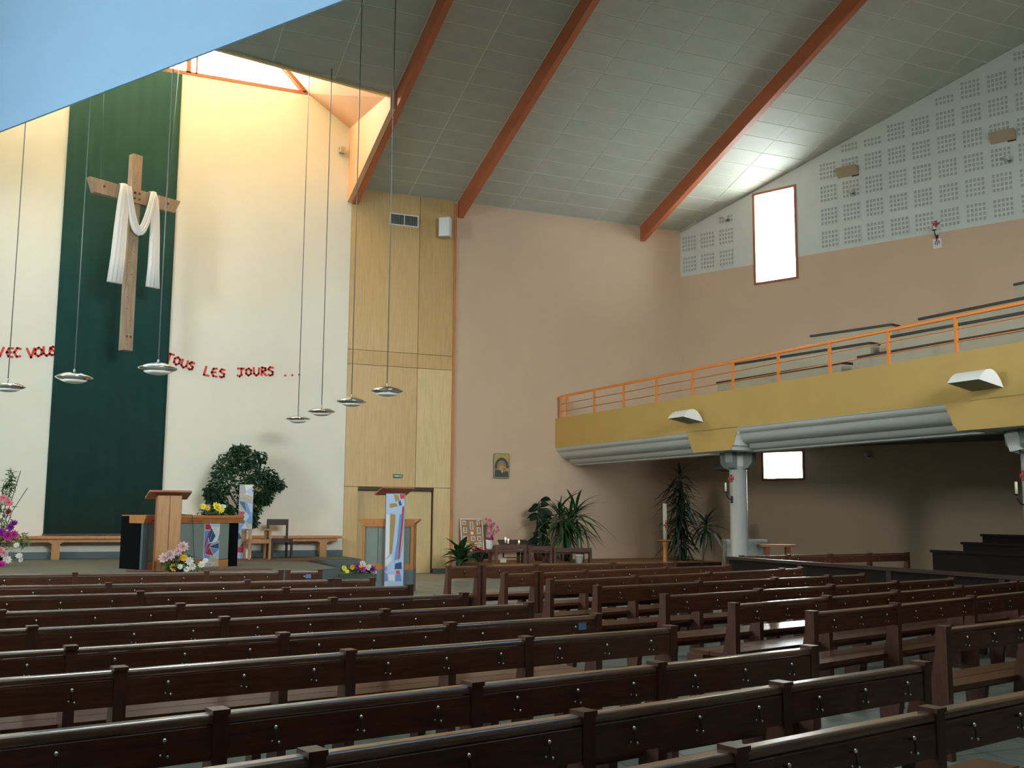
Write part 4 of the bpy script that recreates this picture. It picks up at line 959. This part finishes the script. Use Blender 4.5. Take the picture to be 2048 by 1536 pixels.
# ficus
pF = aty(487, 1000, 26.32)
t = thing('potted_ficus', 'bushy dark green potted ficus tree against the cream altar wall', 'plant', (pF.x, pF.y, DAIS))
potmesh(t, 0.2, 0.34, M_soil)
for a, b in (((0,0,0.3),(0.02,0,1.1)), ((0.02,0,1.0),(-0.4,0,1.7)), ((0.02,0,1.0),(0.45,0,1.6)), ((0.02,0,1.0),(0.1,0,2.0))):
    q = MB(); q.tube([a, b], 0.022, 6); q.build('branch', M_stem, t)
def fx(x, y): p = aty(x, y, 26.32); return (p.x-pF.x, random.uniform(-0.15, 0.1), p.z-DAIS)
bl = [(fx(465, 925), (0.42,0.28,0.28)), (fx(505, 918), (0.36,0.28,0.26)), (fx(440, 960), (0.30,0.25,0.40)), (fx(490, 965), (0.50,0.3,0.45)), (fx(530, 955), (0.34,0.25,0.30)), (fx(548, 970), (0.26,0.2,0.18)), (fx(435, 1000), (0.26,0.2,0.32)), (fx(500, 1010), (0.34,0.25,0.35)), (fx(528, 995), (0.20,0.2,0.18)), (fx(450, 1020), (0.3,0.2,0.15)), (fx(505, 1035), (0.14,0.15,0.25)), (fx(480, 900), (0.25,0.2,0.14)), (fx(420, 985), (0.14,0.12,0.2))]
cloud(t, bl, 4200, 0.13, 0.06, M_leafd)
# flower helper
def blossom_mesh(name, m, n=8, L=1.0, layers=1):
    q = MB()
    for k in range(layers):
        for i in range(n):
            a = 2*PI*(i+0.5*k)/n; e = 0.25+0.5*k; d = Vector((math.cos(a)*math.cos(e), math.sin(a)*math.cos(e), math.sin(e))); s = Vector((-math.sin(a), math.cos(a), 0)); l = L*(1-0.2*k)
            q.add([(0,0,0), d*l*0.6+s*l*0.28, d*l, d*l*0.6-s*l*0.28], [(0,1,2,3)])
    q.sphere((0,0,0.08*L), 0.2*L, 8, 4); return q.mesh(name, m)
FLM = {k: blossom_mesh('blossom', m, 9, 1.0, 3) for k, m in {'y':M_yellow,'g':M_gold,'p':M_pinkf,'m':M_mag,'u':M_purp,'w':M_wpetal,'l':M_lily,'r':mat('dark_red_petal', (0.20, 0.02, 0.04), 0.6)}.items()}
def blooms(t, lst):
    for k, x, y, z, r in lst:
        o = link(FLM[k], 'blossom', t, (x, y, z), (PI/2-0.35+random.uniform(-0.4, 0.4), 0, random.uniform(-0.5, 0.5)), (r, r, r))
# yellow bouquet on altar
py = aA+ad*1.62+Vector((-ad.y, ad.x, 0))*0.16
t = thing('flower_arrangement', 'bright yellow chrysanthemum bouquet lying on the altar end', 'flowers', (py.x, py.y, DAIS+AH), arz)
q = MB(); q.lathe([(0.14, 0), (0.19, 0.05), (0.17, 0.06)], 16); q.build('dish', M_leafk, t)
cloud(t, [((0,0,0.08), (0.30,0.12,0.06))], 90, 0.11, 0.03, M_leaf)
blooms(t, [('y',0.03,-0.16,0.16,0.135),('y',-0.22,-0.06,0.18,0.07),('g',-0.15,-0.10,0.14,0.07),('y',0.18,-0.10,0.12,0.085),('w',0.25,-0.05,0.18,0.07),('y',-0.28,-0.02,0.17,0.05),('y',0.10,-0.1,0.07,0.07),('w',0.32,-0.02,0.19,0.045)])
# lilies by the lectern foot
pl = atz(345, 1143, DAIS)
t = thing('flower_arrangement', 'pale pink lily arrangement on the floor at the foot of the lectern', 'flowers', (pl.x, pl.y-0.55, DAIS))
q = MB(); q.lathe([(0.12, 0), (0.16, 0.12), (0.15, 0.13)], 16); q.build('bowl', M_soil, t)
cloud(t, [((0.0,0,0.15),(0.25,0.12,0.13)), ((0.35,0,0.12),(0.14,0.1,0.10)), ((0.05,0,0.4),(0.1,0.08,0.12))], 200, 0.13, 0.03, M_leafl); cloud(t, [((0.05,0,0.2),(0.28,0.12,0.18))], 120, 0.16, 0.035, M_leaf, 'greenery')
blooms(t, [('l',-0.22,-0.12,0.28,0.12),('l',-0.12,-0.15,0.34,0.11),('l',0.10,-0.12,0.48,0.12),('l',0.02,-0.12,0.40,0.10),('w',0.22,-0.14,0.22,0.09),('w',0.28,-0.12,0.12,0.08),('w',0.18,-0.14,0.07,0.07),('g',0.12,-0.12,0.28,0.08),('w',0.45,-0.1,0.15,0.08),('w',0.52,-0.1,0.22,0.065),('g',-0.05,-0.1,0.10,0.09),('w',0.06,-0.15,0.12,0.06)])
# tall arrangement at the left edge
pg = atz(-8, 1132, DAIS)
t = thing('flower_arrangement', 'tall pink, purple and white flower column on the platform below the letters', 'flowers', (pg.x, pg.y, DAIS))
q = MB(); q.lathe([(0.13, 0), (0.10, 0.1), (0.15, 0.28), (0.13, 0.3)], 16); q.build('vase', M_soil, t)
cloud(t, [((0.05,0,0.35),(0.34,0.18,0.28)), ((0.0,0,0.9),(0.22,0.15,0.45)), ((0.12,0,1.45),(0.13,0.1,0.40)), ((0.45,0,0.55),(0.16,0.08,0.16))], 330, 0.13, 0.03, M_leafl); cloud(t, [((0,0,0.9),(0.24,0.15,0.8)), ((0.16,0,1.75),(0.08,0.05,0.25))], 220, 0.12, 0.028, M_leaf, 'greenery')
for i in range(5):
    q = MB(); a = -0.25+0.15*i; q.tube([(0,0,0.25), (a*0.5+0.05,0,1.1), (a+0.14,0,1.6+0.1*(i % 2)+ (0.25 if i == 3 else 0))], 0.008, 5); q.build('stem', M_leaf, t)
blooms(t, [('p',0.16,-0.12,1.28,0.10),('p',0.06,-0.12,1.38,0.10),('r',0.17,-0.12,1.10,0.08),('u',0.28,-0.14,0.86,0.10),('u',0.22,-0.14,0.78,0.09),('m',0.18,-0.16,0.62,0.13),('m',0.30,-0.12,0.64,0.10),('u',0.05,-0.16,0.68,0.12),('p',0.08,-0.16,0.30,0.12),('w',0.20,-0.18,0.13,0.10),('l',0.14,-0.18,0.26,0.10),('m',0.10,-0.22,0.02,0.13),('w',0.36,-0.12,0.42,0.07),('w',0.42,-0.12,0.20,0.08),('l',-0.05,-0.1,0.95,0.1),('p',-0.1,-0.1,1.2,0.1),('w',0.46,-0.1,0.12,0.06)])
# low trough of mixed flowers beside ambo
pf = atz(715, 1163, 0.28)
t = thing('flower_trough', 'low trough of mixed purple, white and yellow flowers beside the ambo', 'flowers', (pf.x, pf.y, 0.28), math.radians(-10))
q = MB(); q.box(-0.36, -0.12, 0, 0.36, 0.12, 0.16); q.build('trough', M_leafk, t)
cloud(t, [((0,0,0.26),(0.36,0.12,0.08))], 160, 0.10, 0.03, M_leaf)
blooms(t, [('y',-0.28,-0.1,0.26,0.07),('y',-0.22,-0.12,0.20,0.05),('g',-0.12,-0.1,0.28,0.06),('u',0.0,-0.1,0.30,0.08),('w',0.08,-0.1,0.34,0.08),('m',0.08,-0.14,0.24,0.08),('g',0.04,-0.14,0.30,0.05),('w',0.2,-0.1,0.28,0.07),('u',0.28,-0.1,0.24,0.08),('l',0.32,-0.1,0.18,0.06)])

# ------------------------------------------------------------------ candle corner
# console with photo board and vase
pB = aty(950, 1099, 26.75)
t = thing('console_table', 'half-round pale console on a tapering bowl foot under the photo board', 'table', (pB.x, YW-0.02, 0)); zt_ = pB.z
q = MB(); half = [(0.62*math.cos(PI+PI*k/16), 0.50*math.sin(PI+PI*k/16)) for k in range(17)]
q.prism([(x, y, zt_-0.035) for x, y in half], (0, 0, 0.035)); q.build('top', M_paper, t)
q = MB(); vs = [(x*0.95, y*0.95, zt_-0.035) for x, y in half]+[(x*0.35, y*0.35, max(zt_-0.45, CP+0.02)) for x, y in half]; n = len(half)
q.add(vs, [(i, i+1, n+i+1, n+i) for i in range(n-1)], True); q.build('bowl_foot', M_beige, t)
q = MB(); q.box(-0.2, -0.18, CP, 0.2, 0, max(zt_-0.40, CP+0.05)); q.build('pedestal', M_beige, t)
q = MB(); q.box(0.1, -0.52, zt_-0.14, 0.66, -0.44, zt_-0.035); q.build('red_cloth', mat('dark_red_cloth', (0.16, 0.02, 0.03), 0.9), t)
t = thing('photo_board', 'cork board of small photographs leaning on the salmon wall', 'notice board', (aty(947,1098,26.8).x, YW-0.30, zt_))
q = MB(); q.box(-0.31, 0, 0, 0.31, 0.02, 0.83); bd = q.build('board', M_cork, t); bd.rotation_euler = (-0.2, 0, 0)
for a in ((-0.33,-0.01,0,-0.31,0.025,0.85), (0.31,-0.01,0,0.33,0.025,0.85), (-0.33,-0.01,0.83,0.33,0.025,0.85)):
    q = MB(); q.box(*a); q.build('frame', M_whitep, bd)
for x, z, w_, h_, ph in ((-0.22,0.74,0.11,0.11,1),(0.0,0.66,0.10,0.22,1),(0.2,0.74,0.09,0.14,1),(-0.2,0.53,0.11,0.15,1),(0.2,0.52,0.11,0.18,1),(0.0,0.45,0.08,0.08,0),(-0.2,0.32,0.13,0.11,1),(0.02,0.30,0.13,0.12,1),(0.2,0.30,0.10,0.13,1),(-0.18,0.12,0.12,0.11,1),(0.10,0.12,0.08,0.13,1),(0.22,0.13,0.10,0.14,1)):
    q = MB(); q.box(x-w_/2, -0.006, z-h_/2, x+w_/2, 0, z+h_/2); pp = q.build('photo', M_paper, bd)
    if ph: q = MB(); q.box(x-w_/2+0.015, -0.008, z-h_/2+0.015, x+w_/2-0.015, -0.006, z+h_/2-0.015); q.build('print', M_photo, pp)
pv = aty(986, 1098, 26.6)
t = thing('flower_vase', 'white vase of pink gladioli beside the photo board', 'flowers', (pv.x-0.06, 26.72, zt_))
q = MB(); q.lathe([(0.07, 0), (0.09, 0.05), (0.10, 0.2), (0.11, 0.26), (0.10, 0.26), (0.09, 0.06)], 18); q.build('vase', M_whitep, t)
for i in range(6):
    q = MB(); a = -0.15+0.06*i; q.tube([(0,0,0.2), (a,0,0.85-0.1*abs(i-2))], 0.007, 5); q.build('stem', M_leaf, t)
blooms(t, [(random.choice('pppl'), random.gauss(0.0, 0.085)+0.04*(z-0.6), -0.06+random.uniform(-0.05,0.05), z, 0.06) for z in [0.34+0.018*i for i in range(28)]]+[('m',0.03,-0.1,0.30,0.08)])
# black votive stand with candles
pk = aty(1030, 1088, 26.2)
t = thing('votive_stand', 'black iron candle stand with sloping tray in the prayer corner', 'candle stand', (pk.x, 26.2, CP), math.radians(-6)); zk = pk.z-CP
q = MB(); q.prism([(-0.48,-0.16,zk-0.04), (0.50,-0.16,zk-0.04), (0.36,0.20,zk+0.08), (-0.44,0.20,zk+0.08)], (0,0,0.03)); q.build('tray', M_iron, t)
for x in (-0.33, 0.33):
    q = MB(); q.tube([(x, 0, 0), (x, 0, zk)], 0.02, 8); q.build('leg', M_iron, t)
q = MB(); q.tube([(-0.33,0,0.1), (0.33,0,0.1)], 0.012, 6); q.build('stretcher', M_iron, t)
for i, (x, y) in enumerate(((1011, 1079), (1016.5, 1082), (1038, 1085))):
    p = aty(x, y, 26.15); c = thing('votive_candle', ['small lit votive candle nearest the pink gladioli', 'small lit votive candle second from the pink gladioli', 'small lit votive candle nearest the rubber plant'][i]+' on the black stand', 'candle', (p.x, 26.15, p.z-0.09), 0, 'lit votive candles')
    q = MB(); q.lathe([(0.025, 0), (0.025, 0.08)], 12); q.build('wax', M_wax, c)
    q = MB(); q.lathe([(0.0005, 0), (0.022, 0.025), (0.014, 0.05), (0.0005, 0.075)], 10, (0,0,0.083)); q.build('flame', M_flame, c)
M_kneel = mat('dull_brown_wood', (0.12, 0.052, 0.038), 0.5, 0.2, 5.0)
# low wooden prayer benches
def pbench(x0, x1, y, Y, label):
    a = aty(x0, y, Y); b = aty(x1, y, Y); zt2 = (a.z+b.z)/2-CP; W_ = b.x-a.x
    t = thing('prayer_bench', label, 'bench', ((a.x+b.x)/2, Y, CP), 0, 'low benches in the prayer corner')
    q = MB(); q.box(-W_/2, -0.05, zt2-0.11, W_/2, 0.03, zt2); q.build('back_rail', M_kneel, t)
    for x in (-W_/2, W_/2-0.07):
        q = MB(); q.box(x, -0.05, 0, x+0.07, 0.03, zt2-0.11); q.build('leg', M_kneel, t)
        q = MB(); q.box(x, 0.38, 0, x+0.07, 0.45, zt2*0.6); q.build('leg', M_kneel, t)
    q = MB(); q.box(-W_/2, 0.03, zt2*0.6, W_/2, 0.46, zt2*0.6+0.04); q.build('seat', M_kneel, t)
pbench(990, 1052, 1089.5, 24.95, 'low reddish bench in front of the black candle stand')
pbench(1056, 1103, 1092, 24.90, 'low reddish bench between the candle stand and the strap-leaf plant')
pbench(1106, 1182, 1096, 24.95, 'low reddish bench in front of the strap-leaf plant')
pb = aty(1157, 1118, 24.75)
t = thing('bucket', 'small white plastic bucket beside the low benches', 'bucket', (pb.x, 24.72, CP))
q = MB(); q.lathe([(0.085, 0), (0.12, 0.21), (0.125, 0.21), (0.125, 0.22), (0.11, 0.22), (0.08, 0.02)], 20); q.build('pail', M_whitep, t)
q = MB(); q.tube([(-0.12,0,0.2), (-0.08,-0.07,0.17), (0.08,-0.07,0.17), (0.12,0,0.2)], 0.005, 5); q.build('handle', M_steel, t)
pb = aty(1006, 1114, 25.7); q = MB(); q.box(-0.08,-0.04,0,0.08,0.04,0.12); o = q.build('card_box', M_paper); o.location = (pb.x, 25.7, CP); tag(o, 'small white card box on the floor under the candle stand', 'box')
# rubber plant
pr = aty(1078, 1100, 26.4)
t = thing('rubber_plant', 'rubber plant with large glossy oval leaves against the salmon wall', 'plant', (pr.x, pr.y, CP)); potmesh(t, 0.17, 0.28)
q = MB(); q.tube([(0,0,0.25), (0.03,0,0.9), (0.0,0,1.65)], [0.018, 0.015, 0.008], 6); q.build('stem', M_leafk, t)
RL = leaf_mesh('leaf', 0.34, 0.19, M_leafk, 0.25, 4)
for i in range(30):
    z = 0.42+1.25*i/29; az = i*2.4; az = (0 if i % 2 else PI)+random.uniform(-0.9, 0.9); put_leaf(RL, t, (0.03*math.cos(az), -0.03, z), az, random.uniform(-0.5, 0.35)+(0.9 if i > 29 else 0), random.uniform(0.75, 1.15), (-1 if math.cos(az) > 0 else 1)*random.uniform(0.6, 1.3))
for i in range(10): put_leaf(RL, t, (0, -0.03, 0.5+0.11*i), -PI/2+random.uniform(-0.7, 0.7), random.uniform(-1.1, -0.5), random.uniform(0.6, 0.85), random.uniform(-0.3, 0.3))
# strap-leaf dracaenas
SM = [leaf_mesh('leaf', 0.85, 0.075, M_leaf, d, 6, 0.2) for d in (0.4, 0.8, 1.2)]
SK = [leaf_mesh('leaf', 0.65, 0.085, M_leafk, d, 6, 0.2) for d in (0.5, 1.0, 1.5)]
pd = aty(1133, 1100, 26.1)
t = thing('strap_leaf_plant', 'large strap-leaf dracaena against the salmon wall behind the benches', 'plant', (pd.x, pd.y, CP)); potmesh(t, 0.2, 0.3)
for k, (dx, dz) in enumerate(((-0.22, 1.30), (0.12, 1.15), (0.30, 1.35), (-0.05, 0.95))):
    q = MB(); q.tube([(0,0,0.25), (dx*0.6,0,dz*0.7), (dx,0,dz)], 0.02, 6); q.build('stem', M_stem, t)
    for i in range(44):
        az = i*2.4+k; el = 1.35-1.9*(i/44)+random.uniform(-0.15, 0.15); put_leaf(SM[i % 3], t, (dx, 0, dz-0.30*i/44), az, el, random.uniform(0.75, 1.1)*(0.68 if math.sin(az) > 0.2 else 1), 0)
# dieffenbachia on the floor near the veneer wall, red-topped plant
DL_ = leaf_mesh('leaf', 0.55, 0.22, M_leaf, 0.5, 4)
pp = aty(921, 1128, 25.3)
t = thing('broad_leaf_plant', 'broad-leaved potted plant on the floor between veneer wall and console', 'plant', (pp.x, 25.3, 0)); potmesh(t, 0.17, 0.28)
for i in range(26):
    az = i*2.4; el = 1.35-1.3*((i*7) % 26)/26; put_leaf(DL_, t, (0.03*math.cos(az), 0.03*math.sin(az), 0.34+0.3*((i*5) % 26)/26), az, el, random.uniform(0.75, 1.05), random.uniform(-0.3, 0.3))
pp = aty(975, 1118, 25.3)
t = thing('red_topped_plant', 'small bushy plant with dark red top leaves under the console', 'plant', (pp.x, 25.9, CP)); potmesh(t, 0.13, 0.12)
cloud(t, [((0,0,0.20),(0.24,0.2,0.11))], 230, 0.13, 0.06, M_leafk); cloud(t, [((0.02,-0.03,0.32),(0.22,0.18,0.04))], 90, 0.12, 0.06, mat('red_bract', (0.20, 0.025, 0.04), 0.6), 'red_bracts')
# paschal candle on stand
pq = aty(1330, 1078, 24.4)
t = thing('candle_stand', 'turned orange wood stand carrying the tall paschal candle', 'candle stand', (pq.x, 24.4, 0))
q = MB(); q.lathe([(0.20, 0), (0.20, 0.05), (0.07, 0.10), (0.06, pq.z-0.2), (0.09, pq.z-0.12), (0.08, pq.z-0.08)], 20); q.build('stem', M_wood, t)
q = MB(); q.lathe([(0.08, pq.z-0.08), (0.19, pq.z-0.05), (0.20, pq.z-0.02), (0.08, pq.z-0.02)], 20); q.build('dish', M_wood, t)
zc = aty(1330, 1006, 24.4).z-pq.z
t = thing('paschal_candle', 'tall cream candle with a red cross under the balcony', 'candle', (pq.x, 24.4, pq.z-0.02))
q = MB(); q.lathe([(0.052, 0), (0.052, zc), (0.03, zc+0.01)], 18); q.build('wax', M_wax, t)
pattee(t, (0.0, -0.050, zc*0.40), 0.07); q = MB(); q.box(-0.01, -0.058, zc*0.25, 0.01, -0.05, zc*0.55); q.build('cross_shaft', M_redc, t)
# tall dracaena and small yucca under the balcony
pt = aty(1362, 1100, 25.5)
t = thing('tall_dracaena', 'tall dark drooping dracaena under the balcony beside the paschal candle', 'plant', (pt.x, 25.5, 0)); potmesh(t, 0.22, 0.32, M_soil)
q = MB(); q.tube([(0,0,0.3), (0.03,0,1.6), (-0.03,0,2.8)], 0.022, 6); q.build('stem', M_stem, t)
for k, z0 in enumerate((0.70, 1.10, 1.50, 1.85, 2.15, 2.42)):
    for i in range(30):
        az = i*2.4+k; el = 0.85-1.2*(i/30)+random.uniform(-0.2, 0.2)+(0.5 if k == 5 and i < 6 else 0)
        put_leaf(SK[(i+k) % 3], t, (0.02*math.cos(az), 0.02*math.sin(az), z0+0.36*(1-i/30)), az, el, random.uniform(0.7, 1.05)*(0.85 if k > 3 else 1.0))
for i in range(14): put_leaf(SK[0], t, (0.1*math.cos(i), 0.1*math.sin(i), 0.35), i*2.4, 0.9-0.5*random.random(), 0.7)
py_ = aty(1412, 1090, 24.3)
t = thing('yucca', 'spiky yucca with a thin bent stem between dracaena and column', 'plant', (py_.x-0.15, 24.3, 0)); potmesh(t, 0.17, 0.28, M_soil)
q = MB(); q.tube([(0,0,0.25), (0.05,0,0.5), (0.22,0,0.9), (0.15,0,1.45)], 0.018, 6); q.build('stem', M_stem, t)
for i in range(34):
    az = i*2.4; put_leaf(SK[i % 2], t, (0.15, 0, 1.4-0.2*i/34), az, 1.3-1.9*i/34, random.uniform(0.8, 1.05))
# marble block and side table
pmb = aty(1492, 1100, 21.9)
t = thing('marble_font', 'grey veined marble block with a pale slab top behind the column', 'font', (pmb.x, 21.9, 0), math.radians(-24)); zm = aty(1490, 1079, 21.9).z
q = MB(); q.box(-0.50, -0.1, 0, 0.50, 0.45, zm-0.05); q.build('block', M_marble, t)
q = MB(); q.box(-0.52, -0.12, zm-0.05, 0.52, 0.47, zm); q.build('slab_top', M_colm, t)
ptb = aty(1567, 1100, 21.0)
t = thing('side_table', 'narrow orange wood side table beside the marble block', 'table', (ptb.x, 21.2, 0), math.radians(-24)); zs = aty(1563, 1089, 21.2).z
q = MB(); q.prism([(-0.46, 0, zs), (0.46, 0, zs), (0.40, 0, zs-0.06), (-0.40, 0, zs-0.06)][::-1], (0, 0.35, 0)); q.build('top', M_wood, t)
for x in (-0.3, 0.22):
    q = MB(); q.box(x, 0.06, 0, x+0.1, 0.28, zs-0.06); q.build('leg', M_redwood, t)
